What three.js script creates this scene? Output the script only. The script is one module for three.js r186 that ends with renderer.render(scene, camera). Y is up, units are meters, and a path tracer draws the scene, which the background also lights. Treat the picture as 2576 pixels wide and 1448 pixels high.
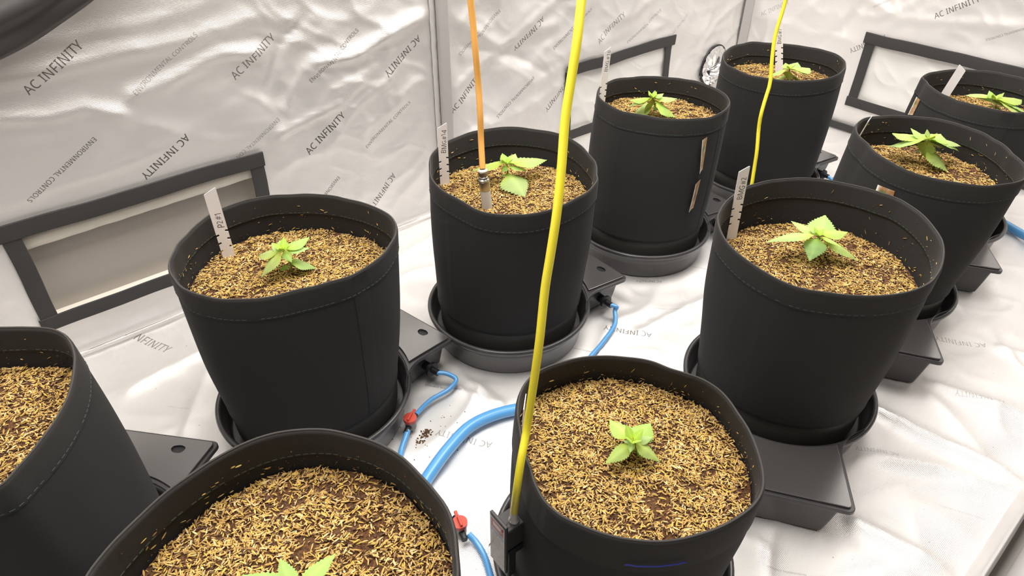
import * as THREE from 'three';
import { RoundedBoxGeometry } from 'three/addons/geometries/RoundedBoxGeometry.js';
import { ImprovedNoise } from 'three/addons/math/ImprovedNoise.js';
import { mergeGeometries } from 'three/addons/utils/BufferGeometryUtils.js';
import { RectAreaLightUniformsLib } from 'three/addons/lights/RectAreaLightUniformsLib.js';

// ---------------------------------------------------------------- camera, lights, exposure
const W = 2576, H = 1448;
const scene = new THREE.Scene();
scene.background = new THREE.Color(0x0b0b0b);
const camera = new THREE.PerspectiveCamera(45.712, W / H, 0.05, 30);
{
  const pitch = 0.6311, yaw = 0.7241, roll = 0.0108;
  camera.position.set(-2.2081, 0.8875, 1.3095);
  camera.rotation.order = 'YXZ';
  camera.rotation.set(-pitch, -yaw, roll);
}
const renderer = new THREE.WebGLRenderer({ antialias: true });
renderer.toneMapping = THREE.LinearToneMapping;
renderer.toneMappingExposure = 1.35;
renderer.shadowMap.enabled = true;
RectAreaLightUniformsLib.init();
const LAMP = 6.4;                        // radiance of the two grow light panels
const PANELS = [[-0.66, 1.78, 0.66], [-1.86, 1.78, 0.66]];
const PANEL_W = 0.92, PANEL_D = 0.8;
for (const [x, y, z] of PANELS) {
  const l = new THREE.RectAreaLight(new THREE.Color(1, 0.975, 0.945), LAMP, PANEL_W, PANEL_D);
  l.position.set(x, y - 0.034, z); l.lookAt(x, 0, z); l.castShadow = true; scene.add(l);
}
const ROOM_FILL = new THREE.RectAreaLight(new THREE.Color(1, 0.95, 0.9), 3.2, 0.7, 0.7);
ROOM_FILL.position.set(-1.3, 2.27, 2.3); ROOM_FILL.lookAt(-1.3, 0, 2.3); ROOM_FILL.castShadow = true; scene.add(ROOM_FILL);  // added fill from the door side, no such source is seen

// ---------------------------------------------------------------- helpers
let seed = 7;
const rnd = () => { seed = (seed + 0x6D2B79F5) | 0; let t = Math.imul(seed ^ (seed >>> 15), 1 | seed); t = (t + Math.imul(t ^ (t >>> 7), 61 | t)) ^ t; return ((t ^ (t >>> 14)) >>> 0) / 4294967296; };
const rr = (a, b) => a + (b - a) * rnd();
const noise = new ImprovedNoise();
const ns = (x, y, z = 0) => noise.noise(x, y, z);
const V = (x, y, z) => new THREE.Vector3(x, y, z);
const v3 = a => V(a[0], a[1], a[2]);
const lerp = THREE.MathUtils.lerp, clamp = THREE.MathUtils.clamp, smooth = THREE.MathUtils.smoothstep;
const taken = {};
function numbered(n) { taken[n] = (taken[n] ?? -1) + 1; return taken[n] ? `${n}_${String(taken[n]).padStart(3, '0')}` : n; }
function shade(o) { o.castShadow = true; o.receiveShadow = true; return o; }
function mesh(name, geo, mat, parent) { const m = shade(new THREE.Mesh(geo, mat)); m.name = parent ? name : numbered(name); (parent || scene).add(m); return m; }
function group(name, pos = [0, 0, 0], turn = 0) { const g = new THREE.Group(); g.name = numbered(name); g.position.set(...pos); g.rotation.y = turn; scene.add(g); return g; }
function tag(o, label, category, grp, kind) { Object.assign(o.userData, { label, category }); if (grp) o.userData.group = grp; if (kind) o.userData.kind = kind; return o; }
function struct(o, label) { o.userData.kind = 'structure'; if (label) o.userData.label = label; return o; }
function box(w, h, d, x = 0, y = 0, z = 0, r = 0) { const g = r ? new RoundedBoxGeometry(w, h, d, 3, r) : new THREE.BoxGeometry(w, h, d); g.translate(x, y, z); return g; }
// a grid of points (rows of equal length) as a surface; wrap closes each row on itself
function grid(rows, { wrap = false, uv = null, skip = null, flip = false, colour = null } = {}) {
  const nr = rows.length, nc = rows[0].length, pos = [], idx = [], uvs = [], col = [];
  for (let i = 0; i < nr; i++) for (let j = 0; j < nc; j++) {
    const p = rows[i][j]; pos.push(p.x, p.y, p.z);
    const t = uv ? uv(i, j, p) : [j / (nc - 1), i / (nr - 1)]; uvs.push(t[0], t[1]);
    if (colour) col.push(...colour(i, j, p));
  }
  for (let i = 0; i < nr - 1; i++) for (let j = 0; j < (wrap ? nc : nc - 1); j++) {
    if (skip && skip(i, j)) continue;
    const a = i * nc + j, b = i * nc + (j + 1) % nc, c = a + nc, d = b + nc;
    if (flip) idx.push(a, c, b, b, c, d); else idx.push(a, b, c, b, d, c);
  }
  const g = new THREE.BufferGeometry();
  g.setAttribute('position', new THREE.Float32BufferAttribute(pos, 3));
  g.setAttribute('uv', new THREE.Float32BufferAttribute(uvs, 2));
  if (colour) g.setAttribute('color', new THREE.Float32BufferAttribute(col, 3));
  g.setIndex(idx); g.computeVertexNormals(); return g;
}
const curve = pts => new THREE.CatmullRomCurve3(pts.map(p => p.isVector3 ? p : v3(p)), false, 'centripetal');
const tube = (pts, r, n = 60, m = 12) => new THREE.TubeGeometry(curve(pts), n, r, m, false);
const cyl = (r0, r1, h, n = 24) => new THREE.CylinderGeometry(r0, r1, h, n);
const lathe = (pts, n = 64) => new THREE.LatheGeometry(pts.map(p => new THREE.Vector2(p[0], p[1])), n);

// ---------------------------------------------------------------- textures
function dataTex(n, f, srgb = false) {
  const d = new Uint8Array(n * n * 4);
  for (let y = 0; y < n; y++) for (let x = 0; x < n; x++) { const v = f(x, y), k = (y * n + x) * 4; for (let c = 0; c < 3; c++) d[k + c] = clamp(Array.isArray(v) ? v[c] : v, 0, 1) * 255; d[k + 3] = 255; }
  const t = new THREE.DataTexture(d, n, n); t.wrapS = t.wrapT = THREE.RepeatWrapping; t.magFilter = THREE.LinearFilter; t.minFilter = THREE.LinearMipmapLinearFilter; t.generateMipmaps = true;
  if (srgb) t.colorSpace = THREE.SRGBColorSpace; t.needsUpdate = true; return t;
}
// embossed diamond weave of the foil fabric, 24 mm to the tile
const weave = dataTex(64, (x, y) => { const a = Math.cos((x + y) / 64 * 2 * Math.PI * 8) * Math.cos((x - y) / 64 * 2 * Math.PI * 8); return 0.5 + 0.5 * Math.sign(a) * Math.pow(Math.abs(a), 0.7); });
weave.repeat.set(1 / 0.03, 1 / 0.03);
// plain weave of the pot fabric
const cloth = dataTex(64, (x, y) => 0.5 + 0.22 * Math.sin(x / 64 * 2 * Math.PI * 16) * Math.sin(y / 64 * 2 * Math.PI * 16) + 0.28 * (rnd() - 0.5));
cloth.repeat.set(1 / 0.03, 1 / 0.03);
const dirt = dataTex(256, (x, y) => { const a = rnd(), b = rnd(); return a < 0.12 ? [0.17 + 0.05 * b, 0.115, 0.075] : a < 0.45 ? [0.37 + 0.10 * b, 0.245 + 0.06 * b, 0.15] : a < 0.93 ? [0.29 + 0.08 * b, 0.19 + 0.05 * b, 0.115] : [0.50, 0.36, 0.23]; }, true);
const dirtBump = dataTex(256, () => rnd());
dirt.repeat.set(1 / 0.28, 1 / 0.28); dirtBump.repeat.set(1 / 0.28, 1 / 0.28);
// foil with its print: lines are [kind, start u, start v, end u, end v, strength], in metres from the lower left of the piece
function printTex(w, h, lines, dirt = 0) {
  const cw = 2048, ch = Math.min(2048, Math.round(2048 * h / w)), c = document.createElement('canvas'); c.width = cw; c.height = ch;
  const x = c.getContext('2d'), kx = cw / w, ky = ch / h;
  x.fillStyle = '#ffffff'; x.fillRect(0, 0, cw, ch);
  x.textBaseline = 'alphabetic'; x.textAlign = 'left';
  for (const [kind, u0, v0, u1, v1, al] of lines) {
    const s = kind === 'a' ? 'AC INFINITY' : 'ENVIRONMENTAL CONTROLS';
    x.save(); x.translate(u0 * kx, ch - v0 * ky);
    x.scale(1, ky / kx);
    x.rotate(-Math.atan2(v1 - v0, u1 - u0));
    x.font = '60px sans-serif';
    const len = Math.hypot(u1 - u0, v1 - v0) * kx, mw = x.measureText(s).width || s.length * 36;
    x.scale(len / mw, len / mw);
    x.fillStyle = `rgba(52,45,42,${al * 0.85})`; x.fillText(s, 0, 0); x.restore();
  }
  for (let i = 0; i < dirt; i++) { x.fillStyle = `rgba(70,45,25,${rr(0.15, 0.5)})`; x.fillRect(rnd() * cw, rnd() * ch, rr(1, 3), rr(1, 3)); }
  const t = new THREE.CanvasTexture(c); t.colorSpace = THREE.SRGBColorSpace; t.wrapS = t.wrapT = THREE.RepeatWrapping; t.anisotropy = 8; t.repeat.set(1 / w, 1 / h); return t;
}

// ---------------------------------------------------------------- materials
const std = (color, roughness, o = {}) => new THREE.MeshStandardMaterial({ color: new THREE.Color().setRGB(...color), roughness, ...o });
const phy = (color, roughness, o = {}) => new THREE.MeshPhysicalMaterial({ color: new THREE.Color().setRGB(...color), roughness, ...o });
const foil = (map, bright = 1, rough = 0.44, metal = 0.42) => phy([0.80 * bright, 0.775 * bright, 0.755 * bright], rough, { metalness: metal, map, bumpMap: weave, bumpScale: 0.00038, side: THREE.DoubleSide });
const M = {
  fabric: phy([0.0185, 0.0174, 0.0164], 0.92, { bumpMap: cloth, bumpScale: 0.0003, sheen: 0.22, sheenRoughness: 0.6, sheenColor: new THREE.Color(0.16, 0.15, 0.145), side: THREE.DoubleSide }),
  cuff: phy([0.0225, 0.021, 0.0195], 0.9, { bumpMap: cloth, bumpScale: 0.0003, sheen: 0.55, sheenRoughness: 0.5, sheenColor: new THREE.Color(0.22, 0.2, 0.19), side: THREE.DoubleSide }),  // lighter than the body cloth, imitating light on the rim
  edge: phy([0.058, 0.053, 0.049], 0.95),  // rim highlight put into the colour
  band: phy([0.058, 0.055, 0.049], 0.55, {}),
  thread: std([0.05, 0.072, 0.06], 0.8),
  plastic: phy([0.052, 0.049, 0.050], 0.3, { ior: 1.55 }),
  lid: phy([0.085, 0.079, 0.077], 0.19, { ior: 2.33 }),
  black: phy([0.014, 0.014, 0.016], 0.45),
  soil: std([1, 1, 1], 0.95, { map: dirt, bumpMap: dirtBump, bumpScale: 0.0015 }),
  hull: std([1, 1, 1], 0.8),
  binding: phy([0.038, 0.035, 0.0335], 0.75, { sheen: 0.3, sheenColor: new THREE.Color(0.2, 0.19, 0.18), bumpMap: cloth, bumpScale: 0.0003, side: THREE.DoubleSide }),
  pole: phy([0.44, 0.415, 0.405], 0.55, { metalness: 0.1 }),
  pane: phy([0.40, 0.365, 0.325], 0.5),
  paneWhite: phy([0.80, 0.78, 0.74], 0.4, { side: THREE.DoubleSide }),
  ledge: std([0.80, 0.75, 0.66], 0.7),
  blue: phy([0.11, 0.38, 0.76], 0.32, { clearcoat: 0.35, clearcoatRoughness: 0.25 }),
  red: phy([0.62, 0.075, 0.045], 0.4, { clearcoat: 0.2 }),
  valveGrey: phy([0.30, 0.29, 0.27], 0.4),
  yellow: phy([0.88, 0.76, 0.035], 0.42, { clearcoat: 0.2, clearcoatRoughness: 0.3 }),
  orange: phy([0.86, 0.43, 0.10], 0.45, { clearcoat: 0.2, clearcoatRoughness: 0.3 }),
  steel: phy([0.62, 0.59, 0.55], 0.28, { metalness: 1 }),
  ceramic: std([0.52, 0.48, 0.42], 0.9),
  tagWhite: phy([0.90, 0.86, 0.87], 0.4),
  leaf: phy([1, 1, 1], 0.62, { vertexColors: true, side: THREE.DoubleSide, transmission: 0.22, thickness: 0, specularIntensity: 0.4 }),
  stem: phy([0.30, 0.36, 0.10], 0.6),
  socket: phy([0.66, 0.64, 0.6], 0.5),
  lampBody: phy([0.6, 0.6, 0.6], 0.5, { metalness: 0.6 }),
  lampGlow: new THREE.MeshStandardMaterial({ color: 0xffffff, emissive: new THREE.Color(1, 0.975, 0.945), emissiveIntensity: 1.5 }),
  room: std([0.55, 0.52, 0.49], 0.9),
  marker: std([0.02, 0.03, 0.22], 0.7),
};

// ---------------------------------------------------------------- the tent
const LEN = 2.56, DEP = 1.34, TALL = 2.0;      // x from -LEN to 0, z from 0 to DEP
const segDist = (px, py, a, b) => { const dx = b[0] - a[0], dy = b[1] - a[1], t = clamp(((px - a[0]) * dx + (py - a[1]) * dy) / (dx * dx + dy * dy), 0, 1); return Math.hypot(px - a[0] - dx * t, py - a[1] - dy * t); };
// a fold: ridge or valley along a polyline, [height, width, points...]
function folds(list, u, v) {
  let s = 0;
  for (const [h, w, ...pts] of list) {
    let d = 9; for (let i = 0; i < pts.length - 1; i++) d = Math.min(d, segDist(u, v, pts[i], pts[i + 1]));
    if (d < w * 5) s += h * Math.exp(-Math.pow(d / w, 1.4));
  }
  return s;
}
const ridged = (u, v, z) => { const n = 1 - Math.abs(ns(u, v, z)) * 2; return n * n * n; };
const sharp = (u, v, z) => { const n = 1 - Math.abs(ns(u, v, z)) * 2.2; return n < 0 ? 0 : Math.pow(n, 4); };
const backFolds = [
  [0.010, 0.018, [-2.56, 0.50], [-2.114, 0.522], [-2.0, 0.523], [-1.818, 0.527], [-1.7, 0.54]],
  [0.009, 0.014, [-2.3, 0.452], [-2.136, 0.463], [-2.073, 0.45], [-2.018, 0.452], [-1.969, 0.427]],
  [0.010, 0.014, [-1.942, 0.453], [-1.869, 0.468], [-1.777, 0.492], [-1.71, 0.481]],
  [0.016, 0.014, [-1.593, 0.439], [-1.511, 0.436], [-1.42, 0.465], [-1.297, 0.494]],
  [-0.006, 0.008, [-1.712, 0.402], [-1.661, 0.485], [-1.603, 0.527]],
  [0.006, 0.009, [-1.696, 0.315], [-1.553, 0.348], [-1.5, 0.379]],
  [0.005, 0.008, [-1.573, 0.281], [-1.528, 0.324], [-1.398, 0.383]],
  [0.006, 0.008, [-1.68, 0.36], [-1.62, 0.43], [-1.59, 0.41]],
  [0.007, 0.02, [-1.249, 0.47], [-1.109, 0.38], [-0.905, 0.394]],
  [0.008, 0.016, [-1.203, 0.179], [-1.04, 0.191], [-0.864, 0.238]],
  [0.006, 0.01, [-1.457, 0.051], [-1.381, 0.102], [-1.322, 0.17]],
  [0.006, 0.01, [-1.25, 0.30], [-1.0, 0.42], [-0.7, 0.55]],
  [-0.005, 0.012, [-1.22, 0.40], [-1.05, 0.34], [-0.95, 0.28]],
];
const tautBack = (x, y) => {          // taut beside the poles, at the floor and round the vents
  let t = smooth(Math.abs(x + 1.285), 0.015, 0.07) * smooth(-x, 0.0, 0.06) * smooth(x + LEN, 0, 0.06) * smooth(y, 0.0, 0.06);
  for (const [x0, x1, y0, y1] of [[-2.215, -1.745, 0.07, 0.29], [-0.87, -0.395, 0.06, 0.27]]) { const d = Math.max(x0 - x, x - x1, y0 - y, y - y1, 0); t *= 0.25 + 0.75 * smooth(d, 0, 0.05); }
  return t;
};
function backD(x, y) {
  const left = x < -1.285;
  const a = left ? 0.9 : 1.1;
  let d = 0.016 * ns(x * 2.6 + 3, y * 4.5, 1.7) + 0.007 * a * ns(x * 8 + y * 4, y * 9, 4.2);
  const crush = left ? smooth(x, -1.9, -1.6) : 0.55, q = 0.35 * ns(x * 5, y * 5, 5.5);   // q bends the small creases
  d += crush * (0.0055 * sharp(x * 6 - y * 5 + q, y * 7 + x * 3, 2.1) + 0.0032 * sharp(x * 12 + y * 9, y * 13 + q, 7.7) + 0.0014 * sharp(x * 26 - y * 12, y * 25, 3.9)) + (1 - crush) * (0.004 * sharp(x * 2.2 - y * 1.5 + q, y * 9, 2.1) + 0.0016 * sharp(x * 9 - y * 8, y * 16, 6.4));
  if (!left) d += 0.005 * sharp(x * 4 - y * 6, x * 2 + y * 3 + q, 8.8);
  d += folds(backFolds, x, y);
  return 0.006 + d * 0.95 * tautBack(x, y) + 0.012 * Math.exp(-Math.pow((y - 0.0) / 0.022, 2));
}
const rightFolds = [[0.008, 0.02, [0.2, 0.42], [0.5, 0.5], [0.9, 0.47]], [0.006, 0.012, [0.1, 0.2], [0.3, 0.42], [0.4, 0.6]], [-0.005, 0.012, [0.15, 0.12], [0.35, 0.3], [0.42, 0.45]], [0.006, 0.014, [0.1, 0.5], [0.5, 0.36], [0.8, 0.40]]];
function rightD(z, y) {
  let t = smooth(z, 0.0, 0.06) * smooth(y, 0.0, 0.05); const dd = Math.max(0.425 - z, z - 0.9, 0.075 - y, y - 0.3, 0); t *= 0.25 + 0.75 * smooth(dd, 0, 0.05);
  return 0.006 + 0.75 * t * (0.014 * ns(z * 3, y * 4, 8.1) + 0.006 * ns(z * 9 + y * 5, y * 8, 1.2) + 0.005 * sharp(z * 7 - y * 5, y * 8, 3.3) + 0.003 * sharp(z * 15, y * 13 + z * 6, 5.3) + folds(rightFolds, z, y));
}
const floorFolds = [
  [0.010, 0.012, [-1.153, 1.096], [-1.132, 1.223], [-1.128, 1.33]], [0.009, 0.012, [-1.408, 1.188], [-1.394, 1.27], [-1.39, 1.33]],
  [0.006, 0.008, [-1.69, 0.57], [-1.658, 0.66]], [0.006, 0.007, [-1.643, 0.489], [-1.658, 0.57], [-1.652, 0.655]],
  [0.008, 0.014, [-1.02, 1.1], [-0.985, 1.2], [-0.95, 1.33]], [0.006, 0.012, [-1.279, 1.129], [-1.196, 1.223], [-1.16, 1.33]],
  [0.006, 0.014, [-1.325, 0.10], [-1.419, 0.118], [-1.6, 0.15]], [0.006, 0.016, [-2.137, 0.187], [-2.069, 0.175], [-1.95, 0.17]],
  [0.006, 0.012, [-0.8, 1.18], [-0.75, 1.33]], [0.005, 0.01, [-1.30, 0.68], [-1.1, 0.70]], [0.005, 0.01, [-0.35, 0.2], [-0.2, 0.7]], [0.005, 0.01, [-2.0, 0.30], [-1.75, 0.2], [-1.5, 0.22]],
];
const POT = {
  A: {c: [-2.352, 0.531], h: 0.353, b: [-2.32, 0.56], rot: -40, soil: 0.06, r: [0.154, 0.154, 0.154, 0.154, 0.154, 0.154, 0.154, 0.154, 0.154, 0.154, 0.154, 0.154, 0.154, 0.154, 0.151, 0.152, 0.157, 0.163, 0.164, 0.161, 0.157, 0.153, 0.151, 0.15, 0.15, 0.152, 0.155, 0.159, 0.165, 0.154, 0.154, 0.154, 0.154, 0.154, 0.154, 0.154, 0.154, 0.154, 0.154, 0.154]},
  B: {c: [-2.14, 0.934], h: 0.355, b: [-2.14, 0.934], rot: 150, soil: 0.055, r: [0.152, 0.152, 0.152, 0.152, 0.155, 0.151, 0.147, 0.145, 0.144, 0.144, 0.146, 0.148, 0.151, 0.153, 0.154, 0.154, 0.152, 0.151, 0.15, 0.149, 0.148, 0.15, 0.153, 0.154, 0.154, 0.156, 0.152, 0.152, 0.152, 0.152, 0.152, 0.152, 0.152, 0.152, 0.152, 0.152, 0.152, 0.152, 0.152, 0.152]},
  C: {c: [-1.902, 0.46], h: 0.357, b: [-1.904, 0.465], rot: -10, soil: 0.066, r: [0.155, 0.155, 0.153, 0.148, 0.147, 0.145, 0.146, 0.147, 0.148, 0.147, 0.146, 0.146, 0.144, 0.14, 0.137, 0.137, 0.137, 0.139, 0.141, 0.146, 0.151, 0.157, 0.163, 0.165, 0.163, 0.159, 0.157, 0.154, 0.15, 0.147, 0.141, 0.138, 0.136, 0.139, 0.142, 0.146, 0.15, 0.153, 0.156, 0.157]},
  D: {c: [-1.474, 0.484], h: 0.35, b: [-1.493, 0.492], rot: 2.5, soil: 0.066, r: [0.156, 0.155, 0.154, 0.152, 0.15, 0.153, 0.157, 0.159, 0.16, 0.161, 0.162, 0.164, 0.165, 0.166, 0.166, 0.165, 0.163, 0.162, 0.16, 0.157, 0.153, 0.149, 0.145, 0.144, 0.145, 0.145, 0.146, 0.152, 0.154, 0.157, 0.159, 0.163, 0.168, 0.173, 0.177, 0.178, 0.177, 0.172, 0.163, 0.158]},
  E: {c: [-1.03, 0.456], h: 0.36, b: [-1.05, 0.459], rot: 6, soil: 0.05, r: [0.132, 0.132, 0.132, 0.135, 0.138, 0.138, 0.139, 0.14, 0.14, 0.137, 0.135, 0.132, 0.128, 0.125, 0.122, 0.123, 0.125, 0.127, 0.129, 0.131, 0.133, 0.134, 0.135, 0.137, 0.139, 0.14, 0.14, 0.139, 0.138, 0.137, 0.136, 0.135, 0.131, 0.128, 0.126, 0.124, 0.124, 0.123, 0.125, 0.128]},
  F: {c: [-0.59, 0.475], h: 0.352, b: [-0.599, 0.484], rot: 4, soil: 0.056, r: [0.156, 0.154, 0.151, 0.149, 0.146, 0.143, 0.141, 0.14, 0.139, 0.141, 0.143, 0.145, 0.148, 0.153, 0.15, 0.146, 0.144, 0.143, 0.145, 0.15, 0.155, 0.16, 0.164, 0.162, 0.159, 0.155, 0.15, 0.148, 0.145, 0.144, 0.144, 0.144, 0.145, 0.147, 0.15, 0.153, 0.155, 0.155, 0.156, 0.157]},
  G: {c: [-1.761, 1.009], h: 0.305, b: [-1.745, 0.995], rot: 118, soil: 0.045, r: [0.136, 0.131, 0.126, 0.125, 0.125, 0.127, 0.132, 0.137, 0.142, 0.145, 0.143, 0.14, 0.137, 0.135, 0.133, 0.13, 0.129, 0.128, 0.126, 0.129, 0.135, 0.137, 0.135, 0.133, 0.134, 0.136, 0.139, 0.143, 0.146, 0.145, 0.142, 0.139, 0.137, 0.136, 0.136, 0.136, 0.136, 0.136, 0.136, 0.137]},
  H: {c: [-1.27, 0.964], h: 0.359, b: [-1.283, 0.965], rot: 147, soil: 0.08, r: [0.175, 0.173, 0.17, 0.168, 0.167, 0.165, 0.163, 0.16, 0.158, 0.157, 0.158, 0.16, 0.161, 0.163, 0.165, 0.167, 0.169, 0.171, 0.172, 0.173, 0.174, 0.178, 0.174, 0.169, 0.164, 0.16, 0.157, 0.155, 0.154, 0.155, 0.157, 0.161, 0.163, 0.164, 0.166, 0.168, 0.17, 0.174, 0.178, 0.177]},
  I: {c: [-0.826, 0.942], h: 0.354, b: [-0.85, 0.926], rot: 150, soil: 0.062, r: [0.142, 0.138, 0.134, 0.131, 0.129, 0.127, 0.132, 0.137, 0.143, 0.149, 0.153, 0.156, 0.156, 0.154, 0.153, 0.153, 0.152, 0.152, 0.149, 0.145, 0.143, 0.141, 0.137, 0.133, 0.131, 0.131, 0.13, 0.135, 0.141, 0.147, 0.153, 0.156, 0.156, 0.156, 0.156, 0.154, 0.152, 0.149, 0.147, 0.145]},
  J: {c: [-0.408, 0.896], h: 0.353, b: [-0.459, 0.886], rot: 149, soil: 0.062, r: [0.138, 0.138, 0.135, 0.138, 0.138, 0.138, 0.138, 0.138, 0.147, 0.145, 0.143, 0.138, 0.138, 0.138, 0.138, 0.138, 0.138, 0.138, 0.138, 0.138, 0.138, 0.138, 0.135, 0.135, 0.135, 0.135, 0.135, 0.135, 0.135, 0.135, 0.135, 0.135, 0.135, 0.135, 0.135, 0.135, 0.138, 0.138, 0.138, 0.138]}
};
const baseAt = (x, z) => { let f = 1; for (const k in POT) { const [bx, bz] = POT[k].b; f = Math.min(f, smooth(Math.hypot(x - bx, z - bz), 0.155, 0.2)); const a = THREE.MathUtils.degToRad(POT[k].rot), u = (x - bx) * Math.cos(a) + (z - bz) * Math.sin(a), w = -(x - bx) * Math.sin(a) + (z - bz) * Math.cos(a); if (u > 0) f = Math.min(f, smooth(Math.max(u - 0.235, Math.abs(w) - 0.085), 0, 0.03)); } return f; };
function floorD(x, z) {
  const edge = smooth(z, 0.0, 0.05) * smooth(-x, 0, 0.05) * smooth(DEP - z, 0, 0.04);
  const d = 0.008 * ns(x * 4 + 9, z * 4, 2.2) + 0.0035 * ns(x * 10, z * 9, 6.1) + 0.005 * sharp(x * 5 + z * 3, z * 4, 9.4) + 0.0025 * sharp(x * 11 - z * 7, z * 10, 1.4) + 1.35 * folds(floorFolds, x, z) - 0.002;
  return d * edge * baseAt(x, z);
}
const steps = (a, b, n) => Array.from({ length: n + 1 }, (_, i) => lerp(a, b, i / n));
const vents = [[-2.19, -1.765, 0.083, 0.272], [-0.85, -0.41, 0.072, 0.262]];
{ // floor
  const fl = struct(group('floor'));
  const zs = steps(0, DEP, 190);
  for (const [x0, x1] of [[-LEN, -1.28], [-1.28, 0]]) {
    const lines = [["a", -2.106, -0.007, -2.054, 0.122, 0.55], ["a", -1.288, 0.699, -1.347, 0.622, 0.8], ["e", -1.414, 0.671, -1.444, 0.625, 0.8], ["a", -1.716, 0.709, -1.771, 0.626, 0.5], ["e", -1.683, 0.582, -1.722, 0.522, 0.9], ["e", -1.006, 0.643, -1.033, 0.601, 0.6], ["a", -1.13, 0.597, -1.171, 0.557, 0.6], ["e", -1.161, 0.702, -1.219, 0.647, 0.4], ["a", -0.801, 1.155, -0.861, 1.079, 0.4], ["a", -0.955, 1.24, -0.998, 1.17, 0.3], ["e", -1.248, 1.312, -1.276, 1.255, 0.35], ["a", -1.221, 1.169, -1.26, 1.113, 0.3], ["e", -1.534, 1.181, -1.569, 1.139, 0.6], ["e", -1.769, 0.787, -1.798, 0.758, 0.35], ["e", -2.073, 0.306, -2.101, 0.269, 0.25]].map(([k, a, b, c, d, s]) => [k, a - x0, DEP - b, c - x0, DEP - d, s]);
    const geo = grid(zs.map(z => steps(x0, x1, 180).map(x => V(x, floorD(x, z), z))), { flip: true, uv: (i, j, p) => [p.x - x0, DEP - p.z] });
    mesh('foil_sheet', geo, foil(printTex(x1 - x0, DEP, lines, x0 < -1.3 ? 260 : 120), 1.03, 0.44, 0.52), fl);
  }
  mesh('ground_slab', box(LEN + 0.1, 0.05, DEP + 0.06, -LEN / 2, -0.037, DEP / 2), M.room, fl);
}
{ // long back wall, its two halves meet behind the middle pole
  const wl = struct(group('wall_back'));
  const ys = [...steps(0, 0.68, 92), ...steps(0.68, TALL, 28).slice(1)];
  for (const [x0, x1] of [[-LEN, -1.285], [-1.285, 0]]) {
    const xs = steps(x0, x1, 170);
    const lines = [["a", -2.089, 0.489, -1.99, 0.546, 0.8], ["e", -1.939, 0.452, -1.81, 0.531, 0.5], ["a", -1.76, 0.437, -1.665, 0.496, 0.7], ["e", -2.024, 0.402, -2.153, 0.321, 0.9], ["a", -1.877, 0.365, -1.972, 0.308, 1], ["e", -1.696, 0.349, -1.823, 0.274, 0.5], ["e", -1.613, 0.4, -1.488, 0.481, 0.75], ["a", -1.645, 0.252, -1.549, 0.315, 1], ["a", -1.344, 0.447, -1.441, 0.385, 0.85], ["e", -1.505, 0.224, -1.377, 0.3, 0.7], ["e", -1.582, 0.179, -1.703, 0.1, 0.8], ["a", -1.441, 0.141, -1.519, 0.079, 0.85], ["e", -1.105, 0.463, -1.228, 0.38, 0.6], ["a", -0.963, 0.425, -1.056, 0.363, 0.8], ["e", -0.918, 0.33, -0.784, 0.412, 0.7], ["a", -0.745, 0.313, -0.647, 0.375, 0.6], ["e", -0.613, 0.288, -0.467, 0.356, 0.55], ["a", -0.399, 0.278, -0.341, 0.324, 0.3], ["a", -1.256, 0.242, -1.167, 0.309, 0.9], ["e", -0.995, 0.28, -1.126, 0.204, 0.8], ["a", -0.858, 0.244, -0.95, 0.179, 0.8]].map(([k, a, b, c, d, s]) => [k, a - x0, b, c - x0, d, s]);
    const skip = (i, j) => { const x = (xs[j] + xs[j + 1]) / 2, y = (ys[i] + ys[i + 1]) / 2; return vents.some(([a, b, c, d]) => x > a && x < b && y > c && y < d) || Math.hypot(x + 0.168, y - 0.137) < 0.062; };
    const geo = grid(ys.map(y => xs.map(x => V(x, y, backD(x, y)))), { skip, uv: (i, j, p) => [p.x - x0, p.y] });
    mesh('foil_sheet', geo, foil(printTex(x1 - x0, 0.8, lines), 1.02, x0 < -1.3 ? 0.42 : 0.44, x0 < -1.3 ? 0.55 : 0.42), wl);
  }
  mesh('outer_fabric', box(LEN + 0.1, TALL + 0.05, 0.012, -LEN / 2, TALL / 2, -0.075), M.fabric, wl);
}
{ // right end wall
  const wl = struct(group('wall_right'));
  const ys = [...steps(0, 0.68, 80), ...steps(0.68, TALL, 24).slice(1)], zs = steps(0, DEP, 170);
  const lines = [["a", 0.595, 0.378, 0.689, 0.443, 0.8], ["a", 0.475, 0.309, 0.384, 0.246, 0.7], ["e", 0.826, 0.41, 0.734, 0.353, 0.6], ["a", 0.072, 0.281, 0.159, 0.337, 0.3], ["e", 0.42, 0.373, 0.513, 0.439, 0.4]];
  const skip = (i, j) => { const z = (zs[j] + zs[j + 1]) / 2, y = (ys[i] + ys[i + 1]) / 2; return z > 0.447 && z < 0.885 && y > 0.098 && y < 0.282; };
  mesh('foil_sheet', grid(ys.map(y => zs.map(z => V(-rightD(z, y), y, z))), { skip, uv: (i, j, p) => [p.z, p.y] }), foil(printTex(DEP, 0.8, lines), 1.04, 0.42, 0.42), wl);
  mesh('outer_fabric', box(0.012, TALL + 0.05, DEP + 0.1, 0.07, TALL / 2, DEP / 2), M.fabric, wl);
}
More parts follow.
